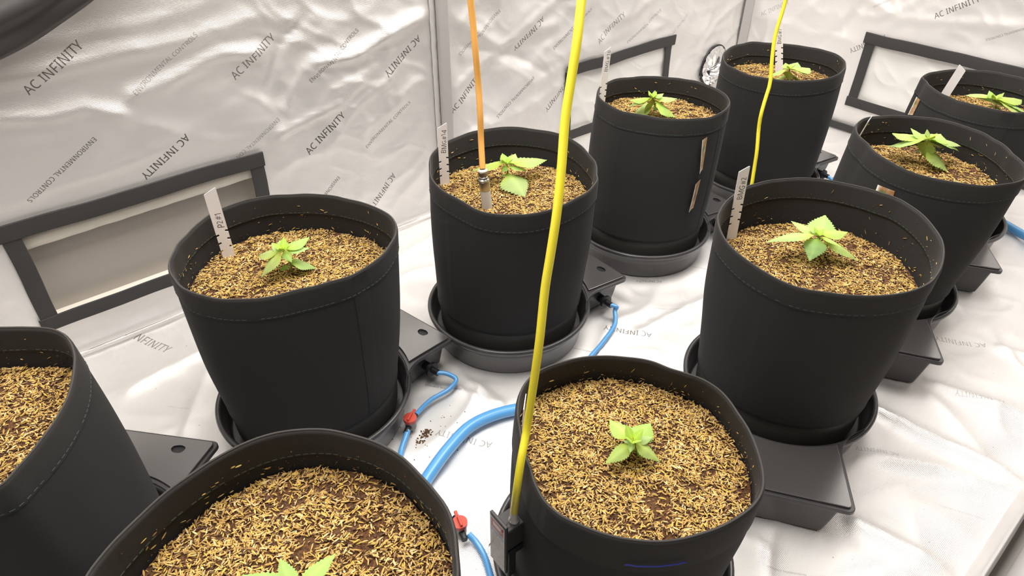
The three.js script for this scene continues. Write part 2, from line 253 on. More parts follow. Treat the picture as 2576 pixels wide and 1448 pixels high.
{ // left end wall, roof and the two front pieces beside the open door
  const plain = foil(printTex(1.2, 0.6, [['a', 0.1, 0.1, 0.2, 0.22, 0.8], ['e', 0.4, 0.1, 0.56, 0.29, 0.7], ['a', 0.75, 0.3, 0.85, 0.42, 0.8], ['e', 0.95, 0.2, 1.11, 0.39, 0.7]]));
  const sheet = (name, f, nu, nv, wu, wv) => { const s = mesh(name, grid(steps(0, 1, nv).map(v => steps(0, 1, nu).map(u => f(u, v, 0.012 * ns(u * wu * 3, v * wv * 3, wu) + 0.004 * ridged(u * wu * 7, v * wv * 7, wv)))), { uv: (i, j) => [j / nu * wu, i / nv * wv] }), plain); return struct(s); };
  sheet('wall_left', (u, v, d) => V(-LEN + 0.012 + d, v * TALL, DEP * (1 - u)), 60, 80, DEP, TALL);
  struct(mesh('wall_left_cover', box(0.012, TALL + 0.05, DEP + 0.1, -LEN - 0.02, TALL / 2, DEP / 2), M.fabric));
  sheet('ceiling', (u, v, d) => V(-LEN * (1 - u), TALL - 0.012 - d, DEP * v), 90, 50, LEN, DEP);
  struct(mesh('ceiling_cover', box(LEN + 0.1, 0.012, DEP + 0.1, -LEN / 2, TALL + 0.012, DEP / 2), M.fabric));
  sheet('wall_front', (u, v, d) => V(-0.42 * u, v * TALL, DEP - 0.002 - d), 30, 80, 0.42, TALL);
  struct(mesh('wall_front_cover', box(0.47, TALL + 0.05, 0.012, -0.2, TALL / 2, DEP + 0.02), M.fabric));
  sheet('wall_front_header', (u, v, d) => V(-0.42 - (LEN - 0.42) * u, 1.55 + v * 0.45, DEP - 0.002 - d), 70, 24, LEN, 0.45);
  struct(mesh('wall_front_header_cover', box(LEN - 0.4, 0.48, 0.012, -(LEN + 0.42) / 2, 1.78, DEP + 0.02), M.fabric));
}
{ // door sill: turned-up edge of the floor fabric, and the frame tube outside it
  const xs = steps(-LEN, -0.42, 220);
  const rows = [[0, 0], [0.006, 0.010], [0.009, 0.024], [0.011, 0.040], [0.014, 0.050], [0.019, 0.0485], [0.021, 0.03], [0.022, 0.0]].map(([dz, y]) => xs.map(x => V(x, Math.max(0, y + (y > 0.03 ? 0.006 * ns(x * 6, 3, 1) : 0)), DEP - 0.012 + dz + 0.006 * ns(x * 5, y * 20, 2) * (y > 0 ? 1 : 0))));
  struct(mesh('door_sill', grid(rows, { uv: (i, j, p) => [p.x, i * 0.012] }), foil(null, 0.95)), 'turned-up foil sill along the open tent door');
  const t = group('frame_tube', [-1.3, 0.024, DEP + 0.046]);
  const g = cyl(0.021, 0.021, 2.4, 28); g.rotateZ(Math.PI / 2); mesh('tube', g, M.pole, t);
  for (const x of [-0.62, 0.42]) { const c = cyl(0.0235, 0.0235, 0.16, 28); c.rotateZ(Math.PI / 2); c.translate(x, 0, 0); mesh('sleeve', c, M.lid, t); }
  tag(t, 'grey metal frame tube outside the tent door sill, bottom right corner', 'tube');
}
{ // the room the open door looks into
  struct(mesh('floor_room', box(4.6, 0.05, 2.6, -1.3, -0.026, DEP + 0.03 + 1.3), M.room));
  struct(mesh('wall_room_far', box(4.6, 2.4, 0.05, -1.3, 1.17, DEP + 2.6), M.room));
  struct(mesh('wall_room_left', box(0.05, 2.4, 2.6, -3.6, 1.17, DEP + 1.33), M.room));
  struct(mesh('wall_room_right', box(0.05, 2.4, 2.6, 1.0, 1.17, DEP + 1.33), M.room));
  struct(mesh('ceiling_room', box(4.6, 0.05, 2.6, -1.3, 2.37, DEP + 1.33), M.room));
  struct(mesh('wall_room_behind_left', box(1.0, 2.4, 0.04, -3.1, 1.17, DEP + 0.05), M.room));
  struct(mesh('wall_room_behind_right', box(1.0, 2.4, 0.04, 0.53, 1.17, DEP + 0.05), M.room));
  struct(mesh('wall_room_above', box(2.7, 0.45, 0.04, -1.28, 2.2, DEP + 0.05), M.room));
  const g = group('added_fill_lamp', [-1.3, 2.315, 2.3]);  // unseen lamp, added to light the tags and frames from the front
  mesh('housing', box(0.76, 0.05, 0.76, 0, 0, 0, 0.01), M.lampBody, g); mesh('diffuser', box(0.7, 0.01, 0.7, 0, -0.03, 0, 0.004), new THREE.MeshStandardMaterial({ color: 0xffffff, emissive: new THREE.Color(1, 0.93, 0.85), emissiveIntensity: 1.0 }), g);
  tag(g, 'unseen square fill lamp added in the room outside the tent door', 'lamp');
}
// grow light panels hung under the roof
PANELS.forEach(([x, y, z], i) => {
  const g = group('grow_light', [x, y, z]);
  mesh('heat_sink', box(PANEL_W + 0.06, 0.03, PANEL_D + 0.06, 0, 0.012, 0, 0.006), M.lampBody, g);
  mesh('diffuser', box(PANEL_W, 0.012, PANEL_D, 0, -0.012, 0, 0.004), M.lampGlow, g);
  for (const [a, b] of [[-1, -1], [1, -1], [-1, 1], [1, 1]]) mesh('hanger', tube([V(a * 0.4, 0.02, b * 0.34), V(a * 0.39, 0.1, b * 0.3), V(a * 0.38, TALL - y - 0.03, b * 0.26)], 0.0016, 6, 6), M.black, g);
  tag(g, i ? 'white LED grow light panel over the pots nearest the camera' : 'white LED grow light panel over the pots at the far end', 'lamp');
});

// ---------------------------------------------------------------- poles, seams and trims
{
  const p = struct(mesh('trim_1', box(0.0285, TALL - 0.02, 0.014, -1.281, TALL / 2, 0.0165, 0.004), M.pole), 'grey covered middle pole of the back wall');
  const rows = [-1.309, -1.302, -1.2945].map((x, k) => steps(0, TALL, 260).map(y => V(x + 0.0016 * ns(y * 40, k * 7, 1), y, 0.0085 + (k === 1 ? 0.004 : 0) + 0.002 * ns(y * 60, k * 3, 5))));
  struct(mesh('trim_2', grid(rows, { uv: (i, j, p2) => [p2.x, p2.y] }), phy([0.62, 0.6, 0.585], 0.6, { metalness: 0.15, side: THREE.DoubleSide })), 'puckered sewn seam beside the middle pole');
  struct(mesh('trim_3', box(0.034, TALL - 0.02, 0.012, 0, 0, 0, 0.004).rotateY(-0.62).translate(-0.020, TALL / 2, 0.020), M.pole), 'grey covered corner pole');
  struct(mesh('trim_4', box(0.003, TALL - 0.02, 0.004, -0.0365, TALL / 2, 0.0135), M.lid), 'dark edge beside the corner pole');
  struct(mesh('trim_5', tube(steps(-LEN, 0, 40).map(x => V(x, 0.006 + 0.002 * ns(x * 5, 1, 1), 0.036 + 0.003 * ns(x * 4, 2, 2))), 0.0035, 260, 8), foil(null, 1.05, 0.5, 0.3)), 'piped floor seam along the back wall');
  struct(mesh('trim_6', box(0.007, 0.022, DEP - 0.06, -0.018, 0.013, DEP / 2, 0.002), M.binding), 'black binding along the foot of the right wall');
}
// ---------------------------------------------------------------- vent windows with black bound frames
function strip(name, parent, a, b, w, surf, lift) {           // a ribbon of binding on a wall: a, b in wall coordinates, surf gives the point
  const n = 24, L = Math.hypot(b[0] - a[0], b[1] - a[1]), tx = (b[0] - a[0]) / L, ty = (b[1] - a[1]) / L, rows = [];
  const prof = [[-0.5, 0], [-0.5, 0.0022], [-0.44, 0.0032], [0, 0.0036], [0.44, 0.0032], [0.5, 0.0022], [0.5, 0]];
  for (const [k, h] of prof) rows.push(steps(0, L, n).map(s => { const wob = 0.003 * ns(s * 9 + a[0] * 5, a[1] * 7, 3.3), u = a[0] + tx * s - ty * (k * w + wob), v = a[1] + ty * s + tx * (k * w + wob); return surf(u, v, h + lift); }));
  return mesh(name, grid(rows, { uv: (i, j) => [i * w / 6, j / n * L] }), M.binding, parent);
}
function vent(n, x0, x1, y0, y1, surf, paneMat, recess, label, opts = {}) {
  const g = new THREE.Group(); g.name = `window_${n}`; scene.add(g); struct(g, label);
  const w = 0.029, o = opts.sag || 0;
  const top = opts.wave ? [[x0 - 0.006, y1 - 0.006], [(x0 + x1) / 2, y1 - 0.006 + 0.0], [x1 + 0.02, y1 + 0.005]] : [[x0 - 0.02, y1], [x1 + 0.016, y1]];
  strip('side_binding', g, [x0, y0], [x0 + o, y1], w, surf, 0.001); strip('side_binding', g, [x1, y0], [x1 + o, y1], w, surf, 0.001);
  strip('bottom_binding', g, [x0 - 0.018, y0], [x1 + 0.018, y0], w, surf, 0.003);
  strip('top_binding', g, [x0 - 0.02, y1], [x1 + 0.018, y1], w * 1.08, surf, 0.003);
  const rows = steps(y0 - 0.004, y1 + 0.004, 40).map(y => steps(x0 - 0.004, x1 + 0.004, 80).map(x => surf(x, y, -recess + (opts.film || 0) * (ns(x * 12, y * 14, n) + 0.6 * ridged(x * 10 + y * 6, y * 10, n + 2)))));
  mesh('pane', grid(rows, { uv: (i, j) => [j * 0.005, i * 0.005] }), paneMat, g);
  for (const [ax, ay, bx, by] of [[x0, y0, x1, y0], [x0, y1, x1, y1], [x0, y0, x0, y1], [x1, y0, x1, y1]]) {   // reveal between the wall sheet and the pane
    const r = [0.0, -recess].map(h => steps(0, 1, 40).map(t => surf(lerp(ax, bx, t), lerp(ay, by, t), h))); mesh('reveal', grid(r), M.ledge, g);
  }
  return g;
}
const onBack = (u, v, h) => V(u, v, backD(u, v) + h), onBackFlat = (u, v, h) => h < -0.004 ? V(u, v, 0.006 + h) : onBack(u, v, h);
const onRight = (u, v, h) => h < -0.004 ? V(-0.006 - h, v, u) : V(-rightD(u, v) - h, v, u);
{
  const w1 = vent(1, -2.198, -1.760, 0.079, 0.274, onBackFlat, M.pane, 0.035, 'left vent window with black binding and a beige board behind it');
  const rows = [[0.025, -0.024], [0.023, -0.006], [-0.003, -0.005], [-0.008, -0.024]].map(([dy, h], k) => steps(-2.19, -1.766, 90).map(x => V(x, 0.234 + dy + 0.0022 * ns(x * 22, k, 4) + (x + 1.98) * 0.012, h + 0.004 + 0.002 * ns(x * 30, k * 2, 6))));
  mesh('plaster_ledge', grid(rows), M.ledge, w1);
  vent(2, -0.852, -0.408, 0.070, 0.262, onBackFlat, M.paneWhite, 0.0065, 'middle vent window with black binding and a pale film pane', { film: 0.004, sag: -0.008 });
  vent(3, 0.442, 0.888, 0.094, 0.290, onRight, M.paneWhite, 0.010, 'right vent window with black binding and a creased clear film', { film: 0.006 });
}
{ // cable port: black binding ring with a crumpled foil sleeve pulled shut
  const g = group('cable_port', [-0.168, 0.137, 0.02]);
  mesh('binding_ring', new THREE.TorusGeometry(0.066, 0.0035, 10, 64), M.black, g);
  const rows = steps(0, 1, 16).map(t => steps(0, 2 * Math.PI, 72).slice(0, -1).map(a => { const r = lerp(0.065, 0.006, Math.pow(t, 0.8)), cx = lerp(0, -0.012, t), cy = lerp(0, -0.026, t), k = 1 + 0.10 * Math.sin(t * Math.PI) * ns(Math.cos(a) * 5, Math.sin(a) * 5, t * 2); return V(cx + r * k * Math.cos(a), cy + r * k * Math.sin(a), 0.004 + 0.014 * Math.sin(t * 2.6) * (0.6 + 0.4 * Math.sin(a * 9 + t * 3)) + 0.006 * ns(Math.cos(a) * 6, Math.sin(a) * 6, t * 5) - 0.03 * t * t); }));
  mesh('foil_sleeve', grid(rows, { wrap: true }), phy([0.85, 0.85, 0.84], 0.22, { metalness: 0.9, side: THREE.DoubleSide }), g);
  mesh('dark_core', new THREE.SphereGeometry(0.011, 16, 10).scale(1, 1.2, 0.5).translate(-0.012, -0.026, -0.008), M.black, g);
  tag(g, 'round cable port with a crumpled silver sleeve and black rim beside the corner', 'cable port');
}
{ // folded black flap across the upper left of the back wall
  const path = curve([V(-2.50, 0.49, 0.05), V(-2.30, 0.535, 0.055), V(-2.13, 0.588, 0.06), V(-2.04, 0.622, 0.065), V(-1.96, 0.665, 0.065), V(-1.88, 0.73, 0.06), V(-1.80, 0.84, 0.05), V(-1.76, 1.0, 0.04)]);
  const n = 120, prof = [[-0.036, -0.020], [-0.034, -0.004], [-0.026, 0.008], [-0.012, 0.004], [-0.004, 0.003], [0.004, 0.014], [0.016, 0.018], [0.028, 0.012], [0.035, 0.0], [0.036, -0.016], [0.0, -0.026]];
  const pts = path.getSpacedPoints(n), rows = pts.map((p, i) => { const t = path.getTangentAt(i / n), nx = -t.y, ny = t.x; return prof.map(([k, h], q) => { const f = k + 0.005 * ns(i * 0.06, q * 0.3, 4), hh = h + 0.006 * ns(i * 0.08, q * 0.4, 9); return V(p.x + nx * f, p.y + ny * f, p.z + hh); }); });
  const o = mesh('door_flap_roll', grid(rows, { wrap: true }), phy([0.05, 0.047, 0.045], 0.5, { side: THREE.DoubleSide }));
  tag(o, 'folded black fabric strip curving across the foil wall in the upper left corner', 'fabric strip');
}

// ---------------------------------------------------------------- pots
const TAU = Math.PI * 2, BOT = 0.088, RB = 0.139;
const rimR = (p, a) => { const n = p.r.length, f = (((a + Math.PI) / TAU) % 1 + 1) % 1 * n, i = Math.floor(f), t = f - i, g = k => p.r[(k + n * 2) % n]; const p0 = g(i - 1), p1 = g(i), p2 = g(i + 1), p3 = g(i + 2); return 0.5 * (2 * p1 + (p2 - p0) * t + (2 * p0 - 5 * p1 + 4 * p2 - p3) * t * t + (3 * p1 - p0 - 3 * p2 + p3) * t * t * t); };
// point on the pot's cloth at bearing a, height y, offset outwards
function wallAt(p, a, y, off) {
  const s = clamp((y - BOT) / (p.h - BOT), 0, 1.05), k = Math.pow(s, 0.9);
  const bulge = 0.004 * Math.sin(s * Math.PI) + 0.0022 * ns(Math.cos(a) * 2.4 + p.b[0] * 9, y * 9, Math.sin(a) * 2.4 + p.b[1] * 9) * Math.sin(Math.min(1, s * 1.2) * Math.PI);
  const r = lerp(RB, rimR(p, a), k) + bulge + off;
  return V(lerp(p.b[0], p.c[0], s) + r * Math.cos(a), y, lerp(p.b[1], p.c[1], s) + r * Math.sin(a));
}
const ringOf = (p, y, off, n = 96) => Array.from({ length: n }, (_, i) => wallAt(p, i / n * TAU - Math.PI, y, off));
const rimWave = (p, a) => 0.0022 * ns(Math.cos(a) * 3 + p.b[0] * 7, Math.sin(a) * 3, p.b[1] * 5);
const soilTop = p => p.h - p.soil;
function soilY(p, x, z) { const d = Math.hypot(x - p.c[0], z - p.c[1]); return soilTop(p) + 0.006 * (1 - Math.pow(d / 0.14, 2)) + 0.004 * ns(x * 28, z * 28, 3) + 0.0018 * ns(x * 90, z * 90, 6); }
const WHERE = {
  A: 'pot cut off by the left edge', B: 'nearest pot at the bottom edge', C: 'P2 #1 pot before the left vent window', D: 'pot that holds the steel probe',
  E: 'pot with two stickers on its side', F: 'far corner pot beside the cable port', G: 'front pot with the controller on its side', H: 'pot with the BMG #2 tag', I: 'right edge pot behind the BMG #2 pot', J: 'farthest right pot before the right vent window',
};
const SEAM = { A: 2.4, B: -2.2, C: 1.30, D: 0.95, E: 1.32, F: 0.3, G: -2.05, H: -0.62, I: 0.9, J: 2.6 };
const STK = {E: [[[1.826, 0.319], [1.702, 0.321], [1.682, 0.251], [1.774, 0.246]], [[1.809, 0.225], [1.681, 0.229], [1.693, 0.163], [1.813, 0.159]]], I: [[[-2.944, 0.312], [-3.175, 0.314], [-3.202, 0.282], [-2.974, 0.281]]], J: [[[-2.076, 0.319], [-2.259, 0.321], [-2.282, 0.287], [-2.116, 0.279]]]};
function paper(p, q, lift, art) {          // a sticker on the cloth; q are the corners [bearing, height] TL, TR, BR, BL
  const n = 10, rows = [];
  for (let i = 0; i <= n; i++) rows.push(steps(0, 1, n).map(u => { const v = i / n, b = t => lerp(lerp(q[0][t], q[1][t], u), lerp(q[3][t], q[2][t], u), v); return wallAt(p, b(0), b(1), 0.002 + lift * Math.pow(1 - u, 1.6)); }));
  return grid(rows, { uv: (i, j) => [j / n, 1 - i / n] });
}
function stickerTex(kind) {
  const c = document.createElement('canvas'); c.width = 128; c.height = 256; const x = c.getContext('2d');
  x.fillStyle = '#d9cbb4'; x.fillRect(0, 0, 128, 256);
  for (let i = 0; i < 240; i++) { const a = 0.04 + 0.10 * rnd(); x.fillStyle = `rgba(${kind ? '140,84,34' : '150,110,60'},${a})`; const w = rr(10, 60), h = rr(10, 70); x.fillRect(rnd() * 128 - w / 2 + 30, rnd() * 256 - h / 2, w, h); }
  if (kind !== 1) for (let i = 0; i < 30; i++) { x.fillStyle = 'rgba(70,120,60,0.10)'; x.fillRect(rr(20, 60), rr(50, 90), rr(20, 45), rr(15, 40)); }
  if (kind === 1) for (let i = 0; i < 20; i++) { x.fillStyle = 'rgba(90,80,76,0.12)'; x.fillRect(rr(40, 60), rr(50, 120), rr(30, 60), rr(30, 60)); }
  x.fillStyle = 'rgba(250,245,235,0.85)'; x.fillRect(0, 0, 12, 256);
  const t = new THREE.CanvasTexture(c); t.colorSpace = THREE.SRGBColorSpace; return t;
}
const stickerMats = [0, 1, 2].map(k => new THREE.MeshStandardMaterial({ map: stickerTex(k), roughness: 0.6, side: THREE.DoubleSide }));
function makePot(key) {
  const p = POT[key], root = group('fabric_pot', [0, 0, 0]);
  const folded = key === 'G', CUFF = folded ? 0.05 : 0.034;
  const uvw = (i, j) => [j / 96 * 0.92, i * 0.016];
  // cloth body: outside up, over, inside down, and its floor
  const hs = steps(BOT + 0.006, p.h - 0.003, 18), rows = [];
  rows.push(ringOf(p, BOT, -0.004)); rows.push(ringOf(p, BOT, 0.0015));
  for (const y of hs) rows.push(ringOf(p, y, 0));
  rows.push(ringOf(p, p.h - 0.001, -0.002));
  for (const y of steps(p.h - 0.004, soilTop(p) - 0.03, 8)) rows.push(ringOf(p, y, -0.003));
  rows.push(ringOf(p, soilTop(p) - 0.032, -0.13));
  mesh('body', grid(rows, { wrap: true, flip: true, uv: uvw }), M.fabric, root);
  // cuff folded over the rim
  const prof = folded ? [[-CUFF, 0.0002], [-CUFF, 0.0016], [-CUFF * 0.5, 0.0019], [-0.004, 0.0017], [-0.0008, 0.001], [0.0006, -0.001], [-0.0008, -0.0036], [-0.005, -0.0044], [-0.03, -0.004], [-0.03, -0.003]]
    : [[-CUFF, 0.0002], [-CUFF, 0.0009], [-0.02, 0.0012], [-0.004, 0.0013], [-0.0008, 0.0008], [0.0006, -0.0008], [-0.0008, -0.0038], [-0.004, -0.0046], [-0.02, -0.0046], [-CUFF + 0.001, -0.0054], [-CUFF - 0.001, -0.0046], [-CUFF, -0.0028]];
  const cf = prof.map(([dy, off]) => Array.from({ length: 120 }, (_, i) => { const a = i / 120 * TAU - Math.PI; const q = wallAt(p, a, p.h + dy, off); q.y += rimWave(p, a) * smooth(dy, -CUFF, 0); return q; }));
  mesh('rim_cuff', grid(cf, { wrap: true, flip: true, uv: (i, j) => [j / 120 * 0.95, i * 0.008] }), M.cuff, root);
  mesh('rim_highlight', new THREE.TubeGeometry(new THREE.CatmullRomCurve3(Array.from({ length: 120 }, (_, i) => { const a = i / 120 * TAU - Math.PI, q = wallAt(p, a, p.h + 0.0004, -0.0012); q.y += rimWave(p, a); return q; }), true), 240, 0.0013, 6, true), M.edge, root).userData.label = 'pale painted highlight along the top of the rim';  // thin paler tube paints the light caught by the rim top
  // plastic foot of the pot inside the base ring
  const f = lathe([[0, 0.03], [0.130, 0.03], [0.1355, 0.036], [0.1365, 0.062], [0.1378, 0.09], [0.131, 0.094], [0, 0.094]], 72); f.translate(p.b[0], 0, p.b[1]);
  mesh('foot_band', f, M.band, root);
  // thread
  if (!folded) {
    const dash = new THREE.BoxGeometry(0.0052, 0.0009, 0.0007), gs = [], q = new THREE.Quaternion(), m = new THREE.Matrix4();
    for (const [off, dy] of [[0.0011, -CUFF + 0.003], [-0.0056, -CUFF + 0.002]]) for (let i = 0; i < 118; i++) {
      if (rnd() < 0.12) continue; const a = i / 118 * TAU - Math.PI, A = wallAt(p, a - 0.02, p.h + dy, off), B = wallAt(p, a + 0.02, p.h + dy, off), d = B.clone().sub(A).normalize();
      q.setFromUnitVectors(V(1, 0, 0), d); m.compose(A.add(B).multiplyScalar(0.5), q, V(1, 1, 1)); gs.push(dash.clone().applyMatrix4(m));
    }
    mesh('stitching', mergeGeometries(gs), M.thread, root).userData.label = 'dashed green-grey thread around the cuff';
  }
  // overlapped side seam
  const sa = SEAM[key], w = 0.085, sr = steps(BOT + 0.004, p.h - 0.002, 24).map(y => [[-w, 0.0001], [-w, 0.0006], [-w * 0.5, 0.0008], [0, 0.0008], [w, 0.0006], [w, 0.0001]].map(([da, off]) => { const s = smooth(p.h - y, 0, CUFF) ; return wallAt(p, sa + da, y, off + (1 - s) * 0.0011); }));
  mesh('side_seam', grid(sr, { uv: (i, j) => [j * 0.005, i * 0.011] }), M.fabric, root);
  (STK[key] || []).forEach((q, i) => { mesh('paper_sticker', paper(p, q, key === 'E' ? 0.007 : 0.002), stickerMats[key === 'E' ? i : 2], root).userData.label = i ? 'lower brown stained sticker' : 'stained paper sticker with a green print'; });
  if (folded) {
    const pts = steps(2.45, 2.02, 14).map(a => wallAt(p, a, 0.272 + 0.0012 * ns(a * 30, 1, 1), 0.0052));
    mesh('marker_line', tube(pts, 0.0009, 40, 6), M.marker, root).userData.label = 'hand-drawn blue marker line';
  }
  const LB = { A: 'black fabric pot cut off by the left edge of the photo', B: 'nearest black fabric pot, cut off by the bottom edge of the photo', C: 'black fabric pot in front of the beige vent window on the left', D: 'black fabric pot holding the steel probe on the orange cable', E: 'black fabric pot with two stained paper stickers down its right side', F: 'black fabric pot in the far corner beside the round cable port', G: 'shorter black fabric pot with a blue marker line and a controller on its side', H: 'black fabric pot with the BMG #2 tag, right of the yellow cable', I: 'black fabric pot at the right edge with one sticker below its stitching', J: 'black fabric pot farthest right, standing before the right vent window' };
  tag(root, LB[key], 'plant pot', 'fabric pots in two rows in the tent');
  return root;
}
for (const k in POT) makePot(k);

// ---------------------------------------------------------------- potting soil and rice hulls
const hullGeo = (() => { const pr = [[0, -0.5], [0.26, -0.40], [0.46, -0.16], [0.5, 0.08], [0.36, 0.34], [0, 0.5]]; const g = new THREE.LatheGeometry(pr.map(a => new THREE.Vector2(a[0], a[1])), 6); g.rotateX(Math.PI / 2); return g; })();
const HULL = [[0.62, 0.395, 0.10], [0.56, 0.35, 0.10], [0.68, 0.46, 0.15], [0.48, 0.28, 0.08], [0.76, 0.58, 0.28], [0.64, 0.43, 0.08], [0.34, 0.19, 0.065], [0.66, 0.42, 0.12], [0.70, 0.45, 0.16]];
const CRUMB = [[0.095, 0.046, 0.022], [0.14, 0.07, 0.034], [0.07, 0.033, 0.018], [0.19, 0.10, 0.05]];
const inPot = (p, x, z, y, m) => { const s = clamp((y - BOT) / (p.h - BOT), 0, 1), a = Math.atan2(z - lerp(p.b[1], p.c[1], s), x - lerp(p.b[0], p.c[0], s)); return Math.hypot(x - lerp(p.b[0], p.c[0], s), z - lerp(p.b[1], p.c[1], s)) < lerp(RB, rimR(p, a), Math.pow(s, 0.9)) - m; };
for (const key in POT) {
  const p = POT[key], y0 = soilTop(p);
  const rows = steps(0, 1, 34).map(t => Array.from({ length: 96 }, (_, i) => { const a = i / 96 * TAU - Math.PI, e = wallAt(p, a, y0, -0.0045), x = lerp(p.c[0], e.x, t), z = lerp(p.c[1], e.z, t); return V(x, soilY(p, x, z) - 0.001 + 0.0012 * ns(x * 260, z * 260, 1), z); }));
  const s = mesh('potting_soil', grid(rows, { wrap: true, flip: true, uv: (i, j, q) => [q.x, q.z] }), M.soil);
  tag(s, `dark brown potting soil in the ${WHERE[key]}`, 'soil', 'soil in the fabric pots');
  const n = { A: 11500, B: 13500, C: 13000, D: 13500, E: 8500, F: 10000, G: 12500, H: 13500, I: 10500, J: 8000 }[key];
  const im = shade(new THREE.InstancedMesh(hullGeo, M.hull, n + 360)); im.name = numbered('rice_hulls');
  const m = new THREE.Matrix4(), q = new THREE.Quaternion(), e = new THREE.Euler(), col = new THREE.Color(); let k = 0, guard = 0;
  const put = (x, y, z, L, w, eu, crumb) => { e.set(...eu); q.setFromEuler(e); m.compose(V(x, y, z), q, V(w, w * 0.55, L)); im.setMatrixAt(k, m); const list = crumb ? CRUMB : HULL, c = list[Math.floor(rnd() * list.length)], b = rr(0.8, 1.12); col.setRGB(c[0] * b, c[1] * b, c[2] * b); im.setColorAt(k, col); k++; };
  while (k < n && guard++ < 150000) {
    const x = p.c[0] + rr(-0.175, 0.175), z = p.c[1] + rr(-0.175, 0.175); if (!inPot(p, x, z, y0, 0.0035)) continue;
    const bare = ns(x * 22 + 5, z * 22, p.b[0] * 10) + 0.6 * ns(x * 55, z * 55, 2); if (bare > 0.25 && rnd() < 0.72) continue;
    if (rnd() < 0.24) { const c = rr(0.0012, 0.0034); put(x, soilY(p, x, z) + rr(-0.0003, 0.0016), z, c * rr(0.8, 1.6), c, [rnd() * 3, rnd() * TAU, 0], true); continue; }
    const fine = rnd() < 0.52, L = fine ? rr(0.0026, 0.0056) : rr(0.0056, 0.0094), w = fine ? rr(0.0008, 0.0017) : rr(0.0013, 0.0024);
    put(x, soilY(p, x, z) + rr(-0.0004, 0.0022), z, L, w, [rr(-0.32, 0.32), rnd() * TAU, rr(-0.5, 0.5)]);
  }
  for (let i = 0; i < 260; i++) { const a = rnd() * TAU, y = y0 + 0.002 + rnd() * rnd() * (p.soil - 0.01), c = wallAt(p, a, y, y > p.h - 0.034 ? -0.0056 : -0.004), z = rr(0.0008, 0.002); put(c.x, c.y, c.z, z, z, [rnd() * 3, rnd() * TAU, 0], true); }
  const nn = k + 80;
  while (k < nn) { const a = rnd() * TAU, up = Math.pow(rnd(), 2.2), y = y0 + 0.003 + up * (p.soil - 0.012), c = wallAt(p, a, y, y > p.h - 0.034 ? -0.0058 : -0.0042); put(c.x, c.y, c.z, rr(0.003, 0.0085), rr(0.0008, 0.0019), [rr(-1.4, 1.4), -a + Math.PI / 2 * 0 + rr(-0.2, 0.2), rr(-0.3, 0.3)]); }
  im.count = k; scene.add(im);
  tag(im, `golden rice hulls strewn over the ${WHERE[key]}`, 'rice hulls', 'rice hull mulch in the pots', 'stuff');
}

